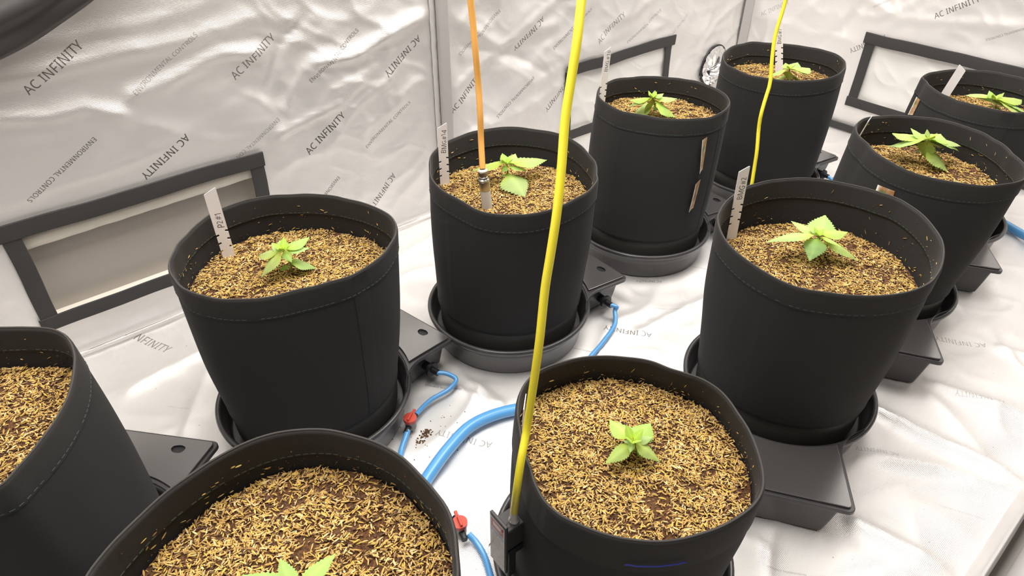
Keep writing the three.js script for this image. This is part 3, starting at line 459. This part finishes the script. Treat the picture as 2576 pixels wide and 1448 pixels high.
// ---------------------------------------------------------------- watering bases
function makeBase(R, Wd) {
  const root = new THREE.Group();
  mesh('tray', lathe([[0.0, 0.004], [0.138, 0.004], [0.1415, 0.0015], [0.145, 0.003], [0.1475, 0.02], [0.149, 0.036], [0.151, 0.044], [0.1575, 0.053], [0.161, 0.058], [0.1615, 0.062], [0.1595, 0.0655], [0.1555, 0.066], [0.1525, 0.063], [0.150, 0.05], [0.147, 0.018], [0.143, 0.012], [0, 0.012]], 96), M.plastic, root);
  // valve box, tapering to its foot
  const sec = (y, x1, w, r) => { const pts = []; const x0 = 0.13; pts.push(V(x0, y, w)); for (let i = 0; i <= 6; i++) { const a = THREE.MathUtils.degToRad(90 - i * 15); pts.push(V(x1 - r + r * Math.cos(a), y, w - r + r * Math.sin(a))); } for (let i = 0; i <= 6; i++) { const a = THREE.MathUtils.degToRad(-i * 15); pts.push(V(x1 - r + r * Math.cos(a), y, -w + r + r * Math.sin(a))); } pts.push(V(x0, y, -w)); return pts; };
  mesh('valve_box', grid([sec(0.0015, R - 0.010, Wd - 0.029, 0.006), sec(0.004, R - 0.0075, Wd - 0.0265, 0.007), sec(0.03, R - 0.006, Wd - 0.021, 0.007), sec(0.0635, R - 0.004, Wd - 0.015, 0.007)]), M.plastic, root);
  // flange: from the ring, in a hollow curve, out to the box corners
  const out = (grow, r0) => { const s = new THREE.Shape(); const a0 = 0.98; s.moveTo(r0 * Math.cos(a0), r0 * Math.sin(a0)); s.quadraticCurveTo(0.118, Wd - 0.007, 0.158, Wd - 0.008); s.lineTo(R - 0.01, Wd); s.quadraticCurveTo(R, Wd, R, Wd - 0.01); s.lineTo(R, -Wd + 0.01); s.quadraticCurveTo(R, -Wd, R - 0.01, -Wd); s.lineTo(0.158, -Wd + 0.008); s.quadraticCurveTo(0.118, -Wd + 0.007, r0 * Math.cos(a0), -r0 * Math.sin(a0)); s.absarc(0, 0, r0, -a0, a0, false); return s; };
  const fg = new THREE.ExtrudeGeometry(out(0, 0.1575), { depth: 0.005, bevelEnabled: true, bevelSize: 0.0012, bevelThickness: 0.0012, bevelSegments: 2, curveSegments: 14 }); fg.rotateX(Math.PI / 2); fg.translate(0, 0.0675, 0);
  mesh('flange', fg, M.plastic, root);
  const ls = new THREE.Shape(); const e = Wd - 0.0055, f = R - 0.0045; ls.moveTo(0.163 * Math.cos(0.52), 0.163 * Math.sin(0.52)); ls.lineTo(0.160, e - 0.0075); ls.lineTo(f - 0.006, e); ls.quadraticCurveTo(f, e, f, e - 0.006); ls.lineTo(f, -e + 0.006); ls.quadraticCurveTo(f, -e, f - 0.006, -e); ls.lineTo(0.160, -e + 0.0075); ls.lineTo(0.163 * Math.cos(0.52), -0.163 * Math.sin(0.52)); ls.absarc(0, 0, 0.163, -0.52, 0.52, false);
  const hole = new THREE.Path(); const hx = R - 0.242; hole.moveTo(hx + 0.2105, 0.052); hole.quadraticCurveTo(hx + 0.222, 0.060, hx + 0.224, 0.046); hole.quadraticCurveTo(hx + 0.223, 0.030, hx + 0.214, 0.034); hole.quadraticCurveTo(hx + 0.206, 0.040, hx + 0.2105, 0.052); ls.holes.push(hole);
  const lg = new THREE.ExtrudeGeometry(ls, { depth: 0.0022, bevelEnabled: true, bevelSize: 0.0006, bevelThickness: 0.0006, bevelSegments: 2, curveSegments: 12 }); lg.rotateX(Math.PI / 2); lg.translate(0, 0.0722, 0);
  const lid = mesh('lid', lg, M.lid, root);
  mesh('finger_slot', cyl(0.0125, 0.0125, 0.0012, 20).scale(0.85, 1, 1.25).translate(hx + 0.215, 0.0692, 0.045), M.black, lid);
  // hose fitting on the aisle side
  const c1 = cyl(0.0085, 0.0085, 0.02, 18); c1.rotateX(Math.PI / 2); const c2 = cyl(0.0135, 0.0135, 0.006, 18); c2.rotateX(Math.PI / 2); c2.translate(0, 0, 0.008); const c3 = cyl(0.006, 0.006, 0.016, 14); c3.rotateX(Math.PI / 2); c3.translate(0, 0, 0.016);
  mesh('hose_fitting', mergeGeometries([c1, c2, c3]).translate(0.182, 0.031, 0.086), M.black, root);
  return root;
}
const BASE_LB = { A: 'dark grey watering base of the pot cut off at the left edge', B: 'dark grey watering base under the nearest pot at the bottom edge', C: 'dark grey watering base with a pale reflecting lid, under the P2 #1 pot', D: 'dark grey watering base with a thin blue hose, under the steel probe pot', E: 'dark grey watering base under the pot with two stickers', F: 'dark grey watering base under the pot in the far corner', G: 'dark grey watering base under the shorter pot with the controller', H: 'dark grey watering base with a large lid showing, under the BMG #2 pot', I: 'dark grey watering base under the pot behind the BMG #2 pot', J: 'dark grey watering base under the farthest right pot' };
{
  const short = makeBase(0.238, 0.096), long = makeBase(0.262, 0.096);
  for (const key in POT) {
    const b = ('AB'.includes(key)) ? (key === 'A' ? short : long) : ('CDEF'.includes(key) ? short : long).clone(); b.name = numbered('watering_base'); b.userData = {};
    b.position.set(POT[key].b[0], 0, POT[key].b[1]); b.rotation.set(0, -THREE.MathUtils.degToRad(POT[key].rot), 0); scene.add(b);
    tag(b, BASE_LB[key], 'watering base', 'watering bases under the pots');
  }
}
const fit = (key, x = 0.182, y = 0.031, z = 0.108) => { const a = THREE.MathUtils.degToRad(POT[key].rot), [bx, bz] = POT[key].b; return V(bx + x * Math.cos(a) - z * Math.sin(a), y, bz + x * Math.sin(a) + z * Math.cos(a)); };

// ---------------------------------------------------------------- hoses and valves
const hose = (label, pts, r, n = 90) => tag(mesh('water_hose', tube(pts, r, n, 14), M.blue), label, 'hose', 'blue water hoses on the floor');
function valve(pos, dir, label) {
  const g = group('hose_valve', pos, -dir);
  mesh('body', cyl(0.0095, 0.0095, 0.016, 20).translate(0, -0.002, 0), M.valveGrey, g);
  for (const s of [-1, 1]) { const c = cyl(0.0046, 0.0056, 0.014, 16); c.rotateZ(Math.PI / 2); c.translate(s * 0.014, -0.003, 0); mesh('hose_barb', c, M.black, g); }
  const k = mesh('knob', cyl(0.0112, 0.0112, 0.006, 28).translate(0, 0.0095, 0), M.red, g);
  mesh('knob_fin', box(0.019, 0.006, 0.0036, 0.0, 0.0145, 0, 0.0012), M.red, k); mesh('knob_pointer', box(0.012, 0.0045, 0.005, 0.0155, 0.0095, 0, 0.0012), M.red, k);
  tag(g, label, 'valve', 'red hose valves'); return g;
}
hose('thick blue main hose curving over the floor from the nearest pot to the controller pot', [[-2.10, 0.012, 0.74], [-1.97, 0.012, 0.755], [-1.89, 0.013, 0.728], [-1.843, 0.014, 0.705], [-1.79, 0.014, 0.683], [-1.734, 0.014, 0.668], [-1.69, 0.0135, 0.672], [-1.645, 0.013, 0.689], [-1.55, 0.012, 0.745], [-1.45, 0.012, 0.79], [-1.405, 0.012, 0.825], [-1.435, 0.013, 0.88], [-1.468, 0.022, 0.93], fit('H').toArray()], 0.0105, 160);
hose('thick blue hose at the right edge of the photo beside the farthest right base', [[-0.262, 0.0125, 0.80], [-0.268, 0.0125, 0.92], [-0.288, 0.0125, 1.006], [-0.310, 0.0125, 1.058], [-0.322, 0.0125, 1.105], [-0.318, 0.0125, 1.18], [-0.29, 0.0125, 1.28]], 0.0105, 60);
{
  const cf = fit('C');
  hose('thin blue hose from the P2 #1 base up to the red valve', [cf, cf.clone().add(V(0.012, -0.001, 0.012)), V(-1.688, 0.026, 0.572), V(-1.705, 0.017, 0.575), V(-1.745, 0.012, 0.572), V(-1.782, 0.014, 0.584), V(-1.795, 0.0165, 0.591)], 0.0042);
  valve([-1.806, 0.0195, 0.599], Math.atan2(-0.008, 0.012) , 'red hose valve on the thin hose beside the P2 #1 base');
  hose('thin blue hose running from the P2 #1 valve down behind the nearest pot', [[-1.818, 0.0165, 0.608], [-1.83, 0.013, 0.618], [-1.848, 0.008, 0.632], [-1.862, 0.0075, 0.652], [-1.866, 0.0075, 0.68], [-1.868, 0.0075, 0.71]], 0.0048);
  const df = fit('D');
  hose('thin blue hose looping out of the steel probe base', [df, df.clone().add(V(0.006, -0.002, 0.012)), V(-1.312, 0.022, 0.618), V(-1.335, 0.012, 0.64), V(-1.39, 0.0085, 0.66), V(-1.444, 0.0085, 0.675), V(-1.52, 0.0085, 0.697), V(-1.585, 0.010, 0.716)], 0.0046);
  const ef = fit('E'); hose('thin blue hose coming out of the two-sticker base', [ef, ef.clone().add(V(0.0, -0.004, 0.02)), ef.clone().add(V(0.02, -0.014, 0.05)), ef.clone().add(V(0.01, -0.0225, 0.10)), V(-0.93, 0.0075, 0.76), V(-1.02, 0.0085, 0.85), V(-1.056, 0.022, 0.915), fit('I')], 0.0046);
  const ff = fit('F'); hose('thin blue hose beside the far corner base', [ff, ff.clone().add(V(0.0, -0.006, 0.018)), V(-0.405, 0.01, 0.615), V(-0.375, 0.0075, 0.602), V(-0.355, 0.0075, 0.62), V(-0.35, 0.0075, 0.67), V(-0.39, 0.0075, 0.72), V(-0.52, 0.0075, 0.75), V(-0.61, 0.012, 0.82), V(-0.635, 0.024, 0.875), fit('J')], 0.0042);
  valve([-1.866, 0.0185, 0.814], 1.9 - Math.PI, 'red hose valve at the rim of the nearest pot, left of the controller');
  hose('thin blue hose leaving the valve beside the nearest pot', [[-1.863, 0.016, 0.830], [-1.861, 0.011, 0.845], [-1.864, 0.0075, 0.866], [-1.874, 0.0075, 0.89], [-1.893, 0.0075, 0.925], [-1.93, 0.0075, 0.97]], 0.0048);
}
{ // spilled soil crumbs beside the hose
  const g = new THREE.IcosahedronGeometry(1, 0), gs = [];
  for (let i = 0; i < 130; i++) { const t = i < 70 ? 0 : i < 95 ? 1 : 2, r = t === 2 ? Math.sqrt(rnd()) * 0.07 : Math.pow(rnd(), 0.8) * (t ? 0.008 : 0.010), a = rnd() * TAU, s = rr(0.0005, t === 2 ? 0.0011 : 0.0018), cx = t === 1 ? -1.809 : -1.791, cz = t === 1 ? 0.628 : 0.620; const c = g.clone(); const x = cx + r * Math.cos(a) * 1.2, z = cz + r * Math.sin(a); c.scale(s, s * 0.7, s * 1.2).translate(x, floorD(x, z) + s * 0.5 + (t === 0 ? Math.max(0, 0.004 - r * 0.4) * rnd() : 0), z); gs.push(c); }
  tag(mesh('soil_crumbs', mergeGeometries(gs), std([0.12, 0.06, 0.025], 0.95)), 'small brown spill of soil crumbs on the foil floor beside the red valve and hose', 'soil crumbs', null, 'stuff');
}

// ---------------------------------------------------------------- plant tags
const TG = {
  C: {b: [-1.951, 0.291, 0.35], t: [-1.9526, 0.4063, 0.3496], text: "P2 #1", turn: 0},
  D: {b: [-1.543, 0.296, 0.364], t: [-1.5425, 0.4017, 0.3643], text: "BMG #14", turn: 0.35},
  H: {b: [-1.284, 0.299, 0.819], t: [-1.2858, 0.406, 0.8157], text: "BMG #2", turn: 0.6},
  E: {b: [-1.098, 0.345, 0.346], t: [-1.0961, 0.4453, 0.3482], text: "BMG #10", turn: 0.75},
  F: {b: [-0.53, 0.318, 0.441], t: [-0.5406, 0.4174, 0.421], text: "BMG #7", turn: 0},
  J: {b: [-0.444, 0.335, 0.816], t: [-0.4412, 0.3903, 0.8262], text: "", turn: 3.1416},
  I: {b: [-0.857, 0.34, 0.811], t: [-0.8544, 0.3768, 0.8182], text: "", turn: 1.5},
  G: {b: [-1.836, 0.285, 0.909], t: [-1.8346, 0.3282, 0.9103], text: "", turn: 1.5}
};
const TAG_LB = { C: 'white plant tag reading P2 #1 in the pot before the left vent window', D: 'white plant tag reading BMG #14 beside the steel probe', E: 'narrow slanting white plant tag in the two-sticker pot, before the middle vent frame', F: 'white plant tag reading BMG #7 behind the thin yellow cable', G: 'white plant tag seen edge-on inside the front pot with the controller', H: 'white plant tag reading BMG #2 beside the thin yellow cable', I: 'white plant tag seen edge-on at the left rim of the right edge pot', J: 'blank white plant tag leaning in the farthest right pot' };
for (const key in TG) {
  const t = TG[key], b = v3(t.b), top = v3(t.t), ax = top.clone().sub(b), ext = { J: 0.1, I: 0.1, G: 0.1, E: 0.062 }[key] || 0.045, len = ax.length() + ext + 0.006; ax.normalize();
  const g = group('plant_tag'); const w = 0.0185;
  const wd = b.clone().sub(camera.position).cross(ax).normalize().applyAxisAngle(ax, t.turn), nm = wd.clone().cross(ax).normalize();
  g.quaternion.setFromRotationMatrix(new THREE.Matrix4().makeBasis(wd, ax, nm)); g.position.copy(b).addScaledVector(ax, -ext);
  const s = new THREE.Shape(), h = w / 2; const notch = (y, sd) => [[sd * h, y + 0.0025], [sd * (h - 0.0035), y + 0.0035], [sd * (h - 0.0048), y + 0.0018], [sd * (h - 0.004), y], [sd * h, y - 0.001]];
  const ys = [0.058, 0.072, 0.086].map(y => y - (key === 'C' ? 0 : 0.004));
  s.moveTo(-h * 0.4, 0); s.lineTo(h * 0.4, 0); s.lineTo(h, 0.012); for (const y of ys) for (const q of notch(y + 0.006, 1).reverse()) s.lineTo(...q);
  s.lineTo(h, len - 0.002); s.quadraticCurveTo(h, len, h - 0.002, len - 0.0006); s.lineTo(-h + 0.001, len - 0.0075); s.quadraticCurveTo(-h, len - 0.008, -h, len - 0.010);
  for (const y of [...ys].reverse()) for (const q of notch(y, -1)) s.lineTo(...q); s.lineTo(-h, 0.012); s.lineTo(-h * 0.4, 0);
  let mat = M.tagWhite;
  if (t.text) {
    const c = document.createElement('canvas'); c.width = 128; c.height = 1024; const x = c.getContext('2d'); x.fillStyle = '#fff'; x.fillRect(0, 0, 128, 1024);
    const kx = 128 / w, ky = 1024 / len; x.save(); x.translate(66, 1024 - (0.099 + ext - 0.045) * ky); x.scale(1, ky / kx); x.rotate(-Math.PI / 2 + 0.06); x.font = '86px sans-serif'; x.fillStyle = x.strokeStyle = 'rgba(26,22,30,0.88)'; x.lineWidth = 1; x.textBaseline = 'middle'; x.textAlign = 'left';
    let cx = 0; for (const ch of t.text) { const sc = rr(0.85, 1.1), cw = (x.measureText(ch).width || 36) * sc; x.save(); x.translate(cx, rr(-5, 5)); x.rotate(rr(-0.13, 0.13)); x.scale(sc * 0.92, sc); x.fillText(ch, 0, 0); x.restore(); cx += cw * (ch === ' ' ? 0.5 : 0.9); }
    x.restore();
    const tx = new THREE.CanvasTexture(c); tx.colorSpace = THREE.SRGBColorSpace; tx.wrapS = tx.wrapT = THREE.ClampToEdgeWrapping; tx.repeat.set(1 / w, 1 / len); tx.offset.set(0.5, 0); mat = M.tagWhite.clone(); mat.map = tx;
  }
  mesh('blade', new THREE.ExtrudeGeometry(s, { depth: 0.0009, bevelEnabled: false, curveSegments: 6 }), mat, g);
  tag(g, TAG_LB[key], 'plant tag', 'white plant tags in the pots');
}

// ---------------------------------------------------------------- seedlings
function leafGeo(b, t, wr, arch, cup, tint) {
  const n = 26, L = b.distanceTo(t), w = L * wr * 0.63, rows = [], up = V(0, 1, 0);
  const mid = b.clone().lerp(t, 0.5).addScaledVector(up, arch * L), cv = new THREE.QuadraticBezierCurve3(b, mid, t);
  for (let i = 0; i <= n; i++) {
    const u = i / n, c = cv.getPoint(u), T = cv.getTangent(u); let s = T.clone().cross(up); if (s.lengthSq() < 1e-4) s = V(1, 0, 0); s.normalize(); const nn = s.clone().cross(T).normalize();
    const q = clamp((u - 0.1) / 0.9, 0, 1); let ww = u < 0.1 ? 0.07 : Math.max(0.0, Math.pow(Math.sin(Math.PI * Math.pow(q, 0.74)), 0.95) * (1.08 - 0.3 * q)); ww = Math.max(ww, u < 0.5 ? 0.06 : 0.0);
    const tooth = i % 2 ? 1.07 : 0.89, fwd = i % 2 ? 0.016 * L : 0;
    rows.push([-1, -0.72, -0.36, 0, 0.36, 0.72, 1].map(k => { const e = Math.abs(k) === 1 ? tooth : 1; const d = c.clone().addScaledVector(s, k * e * ww * w).addScaledVector(nn, -cup * w * Math.pow(Math.abs(k), 1.5) * ww + 0.05 * w * ns(u * 5, k * 2, b.x * 50) ); if (Math.abs(k) === 1) d.addScaledVector(T, fwd); return d; }));
  }
  const tip = [0.43, 0.59, 0.165], yng = [0.46, 0.62, 0.08];
  return grid(rows, { colour: (i, j) => { const f = smooth(i / n, 0.05, 0.5), rib = j === 3 ? 1.12 : (j + i) % 2 ? 0.97 : 1.0; return [0, 1, 2].map(k => lerp(yng[k], tip[k], f) * rib * tint[k]); } });
}
const PL = {
  H: {base: [-1.207, 0.275, 0.939], node: [-1.255, 0.334, 0.946], leaf: [[-1.3, 0.311, 0.887, 0.26], [-1.248, 0.334, 0.895, 0.34], [-1.179, 0.329, 0.917, 0.44], [-1.192, 0.324, 0.964, 0.36], [-1.279, 0.301, 0.954, 0.64], [-1.205, 0.291, 0.999, 0.38], [-1.242, 0.324, 0.982, 0.24], [-1.253, 0.339, 0.927, 0.3]]},
  C: {base: [-1.897, 0.287, 0.456], node: [-1.908, 0.346, 0.47], leaf: [[-1.946, 0.311, 0.462, 0.5], [-1.927, 0.316, 0.414, 0.42], [-1.91, 0.341, 0.433, 0.36], [-1.899, 0.346, 0.442, 0.5], [-1.859, 0.341, 0.454, 0.36], [-1.869, 0.336, 0.474, 0.3], [-1.905, 0.331, 0.485, 0.55], [-1.866, 0.298, 0.476, 0.5]]},
  D: {base: [-1.45, 0.28, 0.434], node: [-1.46, 0.334, 0.445], leaf: [[-1.492, 0.304, 0.381, 0.42], [-1.452, 0.344, 0.423, 0.52], [-1.427, 0.339, 0.432, 0.65], [-1.371, 0.319, 0.459, 0.39], [-1.471, 0.319, 0.444, 0.78], [-1.429, 0.319, 0.467, 0.39], [-1.466, 0.29, 0.504, 0.65]]},
  E: {base: [-1.002, 0.306, 0.422], node: [-1.063, 0.365, 0.455], leaf: [[-1.08, 0.35, 0.408, 0.54], [-1.089, 0.34, 0.414, 0.42], [-1.047, 0.375, 0.447, 0.48], [-1.036, 0.37, 0.462, 0.54], [-1.004, 0.355, 0.476, 0.45], [-1.018, 0.32, 0.49, 0.8], [-1.065, 0.322, 0.44, 0.67], [-1.068, 0.316, 0.412, 0.96]]},
  F: {base: [-0.544, 0.292, 0.487], node: [-0.63, 0.351, 0.52], leaf: [[-0.644, 0.321, 0.475, 0.65], [-0.612, 0.356, 0.498, 0.78], [-0.57, 0.351, 0.508, 0.65], [-0.53, 0.331, 0.524, 0.44], [-0.568, 0.326, 0.543, 0.36], [-0.607, 0.316, 0.517, 0.65], [-0.554, 0.302, 0.516, 0.78], [-0.605, 0.304, 0.474, 0.78]]},
  G: {base: [-1.746, 0.256, 1.011], node: [-1.763, 0.3, 1.013], leaf: [[-1.748, 0.285, 0.966, 0.4], [-1.719, 0.29, 1.004, 0.52], [-1.796, 0.278, 1.004, 0.4], [-1.747, 0.278, 1.043, 0.4], [-1.738, 0.295, 1.022, 0.42], [-1.768, 0.295, 1.003, 0.4], [-1.775, 0.295, 1.02, 0.4]]},
  I: {base: [-0.762, 0.288, 0.902], node: [-0.81, 0.357, 0.919], leaf: [[-0.803, 0.317, 0.852, 0.65], [-0.784, 0.337, 0.844, 0.52], [-0.796, 0.362, 0.877, 0.39], [-0.804, 0.372, 0.908, 0.39], [-0.753, 0.352, 0.919, 0.72], [-0.716, 0.327, 0.953, 0.34], [-0.719, 0.317, 0.953, 0.34], [-0.787, 0.312, 0.918, 0.59], [-0.745, 0.322, 0.924, 0.52], [-0.785, 0.298, 0.965, 0.68]]},
  J: {base: [-0.346, 0.287, 0.902], node: [-0.465, 0.351, 0.918], leaf: [[-0.41, 0.326, 0.845, 0.42], [-0.449, 0.361, 0.897, 0.65], [-0.436, 0.361, 0.923, 0.33], [-0.372, 0.336, 0.947, 0.42], [-0.385, 0.306, 0.971, 0.6], [-0.457, 0.336, 0.922, 0.72], [-0.358, 0.306, 0.93, 0.65]]},
  B: {base: [-2.136, 0.296, 0.939], node: [-2.138, 0.35, 0.964], leaf: [[-2.093, 0.345, 0.95, 0.3], [-2.133, 0.35, 0.926, 0.34], [-2.163, 0.33, 0.905, 0.34], [-2.123, 0.32, 0.986, 0.5], [-2.17, 0.32, 0.95, 0.5]]}
};
const PLANT_LB = { B: 'leaf tips of the seedling in the nearest pot, cut off by the bottom edge', C: 'light green serrated seedling in the pot before the left vent window', D: 'light green seedling with one low hanging leaf beside the steel probe', E: 'light green seedling in the pot with two stickers', F: 'light green seedling behind the thin yellow cable in the far corner', G: 'small cross-shaped four-leaf seedling in the controller pot', H: 'wide spreading light green seedling in the BMG #2 pot', I: 'bushy light green seedling in the right edge pot', J: 'light green seedling in the farthest right pot' };
for (const key in PL) {
  const P = PL[key], nd = v3(P.node), bs = v3(P.base), g = group('cannabis_seedling');
  const rel = (v) => v.clone().sub(bs); g.position.copy(bs);
  mesh('stem', tube([rel(bs), rel(bs.clone().lerp(nd, 0.5).add(V(0.002, 0, 0.001))), rel(nd)], 0.0016, 16, 8), M.stem, g);
  P.leaf.forEach((l, i) => {
    const t = v3(l), start = nd.clone().lerp(bs, t.y < bs.y + 0.0125 ? 0.4 : 0.05 * (i % 3)); const len = start.distanceTo(t);
    const tint = [rr(0.9, 1.08), rr(0.93, 1.05), rr(0.8, 1.3)];
    mesh('leaf', leafGeo(rel(start), rel(t), l[3] * rr(1.02, 1.12), t.y < start.y - 0.02 ? 0.16 : 0.07, rr(0.16, 0.32), tint), M.leaf, g);
  });
  for (let i = 0; i < 4; i++) { const a = i * 1.6 + nd.x * 40, l = rr(0.011, 0.019); mesh('young_leaf', leafGeo(rel(nd), rel(nd.clone().add(V(Math.cos(a) * l * 0.75, l * 0.7, Math.sin(a) * l * 0.75))), 0.5, 0.05, 0.25, [1.0, 1.04, 0.6]), M.leaf, g); }
  for (const s of [-1, 1]) { const a = nd.z * 60 + (s > 0 ? 0 : Math.PI), q = bs.clone().lerp(nd, 0.45); mesh('seed_leaf', leafGeo(rel(q), rel(q.clone().add(V(Math.cos(a) * 0.016, -0.004, Math.sin(a) * 0.016))), 0.62, 0.1, 0.1, [0.8, 0.9, 0.9]), M.leaf, g); }
  tag(g, PLANT_LB[key], 'seedling', 'seedlings in the fabric pots');
}

// ---------------------------------------------------------------- cables, probe and controller
{
  const OB = v3([-1.54, 0.284, 0.486]), OT = v3([-1.5457, 0.3646, 0.4814]), ax = OT.clone().sub(OB), L = ax.length(); ax.normalize();
  const g = group('soil_moisture_probe'); g.position.copy(OB).addScaledVector(ax, -0.03);
  const qq = new THREE.Quaternion().setFromUnitVectors(V(0, 1, 0), ax), place = geo => geo.applyQuaternion(qq), o = 0.03;
  mesh('ceramic_tip', place(lathe([[0, -0.01], [0.0088, -0.008], [0.0092, 0], [0.0092, o + L * 0.52], [0, o + L * 0.52]], 32)), M.ceramic, g);
  const m = L;
  mesh('steel_collar', place(lathe([[0, o + m * 0.50], [0.0094, o + m * 0.505], [0.0096, o + m * 0.52], [0.0096, o + m * 0.71], [0.0088, o + m * 0.715], [0.0088, o + m * 0.725], [0.0097, o + m * 0.73], [0.0097, o + m * 0.755], [0.0076, o + m * 0.77], [0.0072, o + m * 0.80], [0.0076, o + m * 0.83], [0, o + m * 0.84]], 32)), M.steel, g);
  mesh('gland_nut', place(cyl(0.0088, 0.0088, m * 0.085, 6).translate(0, o + m * 0.885, 0)), M.steel, g);
  mesh('gland_cap', place(lathe([[0.0, o + m * 0.925], [0.0082, o + m * 0.925], [0.0082, o + m * 0.965], [0.006, o + m * 0.99], [0, o + m]], 28)), M.socket, g);
  const pts = [[-1.5284, 0.6288, 0.4374], [-1.5276, 0.5914, 0.4416], [-1.5288, 0.5502, 0.4476], [-1.5264, 0.499, 0.45], [-1.5319, 0.4494, 0.4605], [-1.5344, 0.4092, 0.4645], [-1.5457, 0.3646, 0.4814]].map(v3), e = pts[0], q = [V(e.x - 0.02, 1.74, e.z - 0.12), V(e.x - 0.01, 1.2, e.z - 0.06), V(e.x - 0.004, 0.85, e.z - 0.02), ...pts].map(v => v.sub(g.position));
  mesh('orange_cable', tube(q, 0.0053, 120, 14), M.orange, g).userData.label = 'orange cable hanging from above';
  tag(g, 'steel and ceramic soil probe on an orange cable standing in the left middle pot', 'probe');
}
{
  const pts = [[-1.734, 0.7552, 0.8659], [-1.7444, 0.7382, 0.8732], [-1.7606, 0.71, 0.8864], [-1.7744, 0.68, 0.8952], [-1.7884, 0.6496, 0.9042], [-1.8055, 0.61, 0.9194], [-1.8206, 0.5757, 0.9313], [-1.8326, 0.541, 0.938], [-1.8417, 0.5114, 0.9423], [-1.8552, 0.4561, 0.9512], [-1.8627, 0.3975, 0.9521], [-1.8708, 0.3461, 0.9537], [-1.8874, 0.3249, 0.9647], [-1.8996, 0.2898, 0.9717], [-1.8933, 0.2337, 0.9609]].map(v3), e = pts[0], end = pts[pts.length - 1], g = group('irrigation_controller'); g.position.copy(end);
  const q = [V(e.x + 0.09, 1.74, e.z - 0.1), V(e.x + 0.05, 1.2, e.z - 0.05), V(e.x + 0.015, 0.9, e.z - 0.015), ...pts].map(v => v.clone().sub(end));
  mesh('yellow_cable', tube(q, 0.0043, 160, 14), M.yellow, g).userData.label = 'thick yellow cable hanging from above';
  mesh('cable_socket', lathe([[0, -0.016], [0.0062, -0.016], [0.0062, -0.013], [0.0046, -0.011], [0.0044, 0.003], [0.0036, 0.006], [0, 0.006]], 22), M.socket, g);
  // case: its label side faces away from the pot, its long side stands along the cloth
  const n = V(-0.995, 0, -0.06).normalize(), tz = V(-n.z, 0, n.x), basis = new THREE.Matrix4().makeBasis(n, V(0, 1, 0), tz);
  const inner = geo => geo.applyMatrix4(basis);
  mesh('case', inner(box(0.026, 0.036, 0.026, 0.004, -0.034, 0.004, 0.002)), M.plastic, g);
  mesh('back_plate', inner(box(0.004, 0.088, 0.030, 0.018, -0.046, 0.004, 0.001)), M.plastic, g);
  const c = document.createElement('canvas'); c.width = 128; c.height = 384; const x = c.getContext('2d'); x.fillStyle = '#c9c2bb'; x.fillRect(0, 0, 128, 384); x.fillStyle = '#b3262a'; x.fillRect(10, 14, 108, 74); x.fillStyle = '#e9e2dd'; x.fillRect(26, 34, 76, 30); x.fillStyle = '#7f93b8'; x.fillRect(10, 96, 108, 26); x.fillStyle = 'rgba(60,55,60,0.7)'; for (let i = 0; i < 11; i++) x.fillRect(16, 136 + i * 10, rr(70, 98), 3);
  for (let i = 0; i < 60; i++) { x.fillStyle = 'rgba(110,95,80,0.18)'; x.fillRect(rnd() * 128, 250 + rnd() * 134, rr(4, 22), rr(3, 14)); }
  const t = new THREE.CanvasTexture(c); t.colorSpace = THREE.SRGBColorSpace;
  const lb = new THREE.PlaneGeometry(0.027, 0.082); lb.rotateY(Math.PI / 2); lb.translate(0.0204, -0.046, 0.004); mesh('printed_label', inner(lb), new THREE.MeshStandardMaterial({ map: t, roughness: 0.35 }), g).userData.label = 'faded red and white printed label';
  mesh('mounting_clip', inner(mergeGeometries([box(0.012, 0.05, 0.022, 0.010, -0.078, 0.0, 0.002), box(0.024, 0.012, 0.018, 0.0, -0.06, 0.0, 0.002)])), M.black, g);
  const fl = [[0.0, 0.0, 0], [0.010, -0.006, -0.002], [0.022, -0.014, -0.002], [0.036, -0.026, -0.001]]; const fr = [0.005, -0.005].map(k => fl.map(([a, b, d]) => V(a * n.x + d * tz.x, b + k * (0.7 + a * 8) * 0.5 - 0.004, a * n.z + d * tz.z)));
  mesh('paper_flag', grid(fr), new THREE.MeshStandardMaterial({ color: new THREE.Color().setRGB(0.88, 0.84, 0.80), roughness: 0.8, side: THREE.DoubleSide }), g);
  tag(g, 'small dark controller with a red label and thick yellow cable on the front pot', 'controller');
}
{
  const pts = [[-1.0882, 0.6144, 0.7145], [-1.096, 0.588, 0.7169], [-1.1064, 0.5584, 0.72], [-1.1161, 0.5231, 0.7293], [-1.1247, 0.4872, 0.7403], [-1.1365, 0.4635, 0.7446], [-1.148, 0.4396, 0.7495], [-1.1494, 0.4191, 0.7517], [-1.1589, 0.3815, 0.7634], [-1.164, 0.3547, 0.7686], [-1.1711, 0.3246, 0.7751], [-1.1721, 0.2669, 0.7809], [-1.1578, 0.1756, 0.7834]].map(v3), e = pts[0], q = [V(e.x + 0.12, 1.74, e.z - 0.1), V(e.x + 0.09, 1.2, e.z - 0.06), V(e.x + 0.04, 0.85, e.z - 0.02), ...pts, V(-1.19, 0.06, 0.78), V(-1.20, 0.0075, 0.775), V(-1.16, 0.0055, 0.74)];
  tag(mesh('sensor_cable', tube(q, 0.0031, 140, 12), M.yellow), 'thin yellow cable hanging behind the BMG #2 tag, before the far corner pot', 'cable');
}
renderer.render(scene, camera);
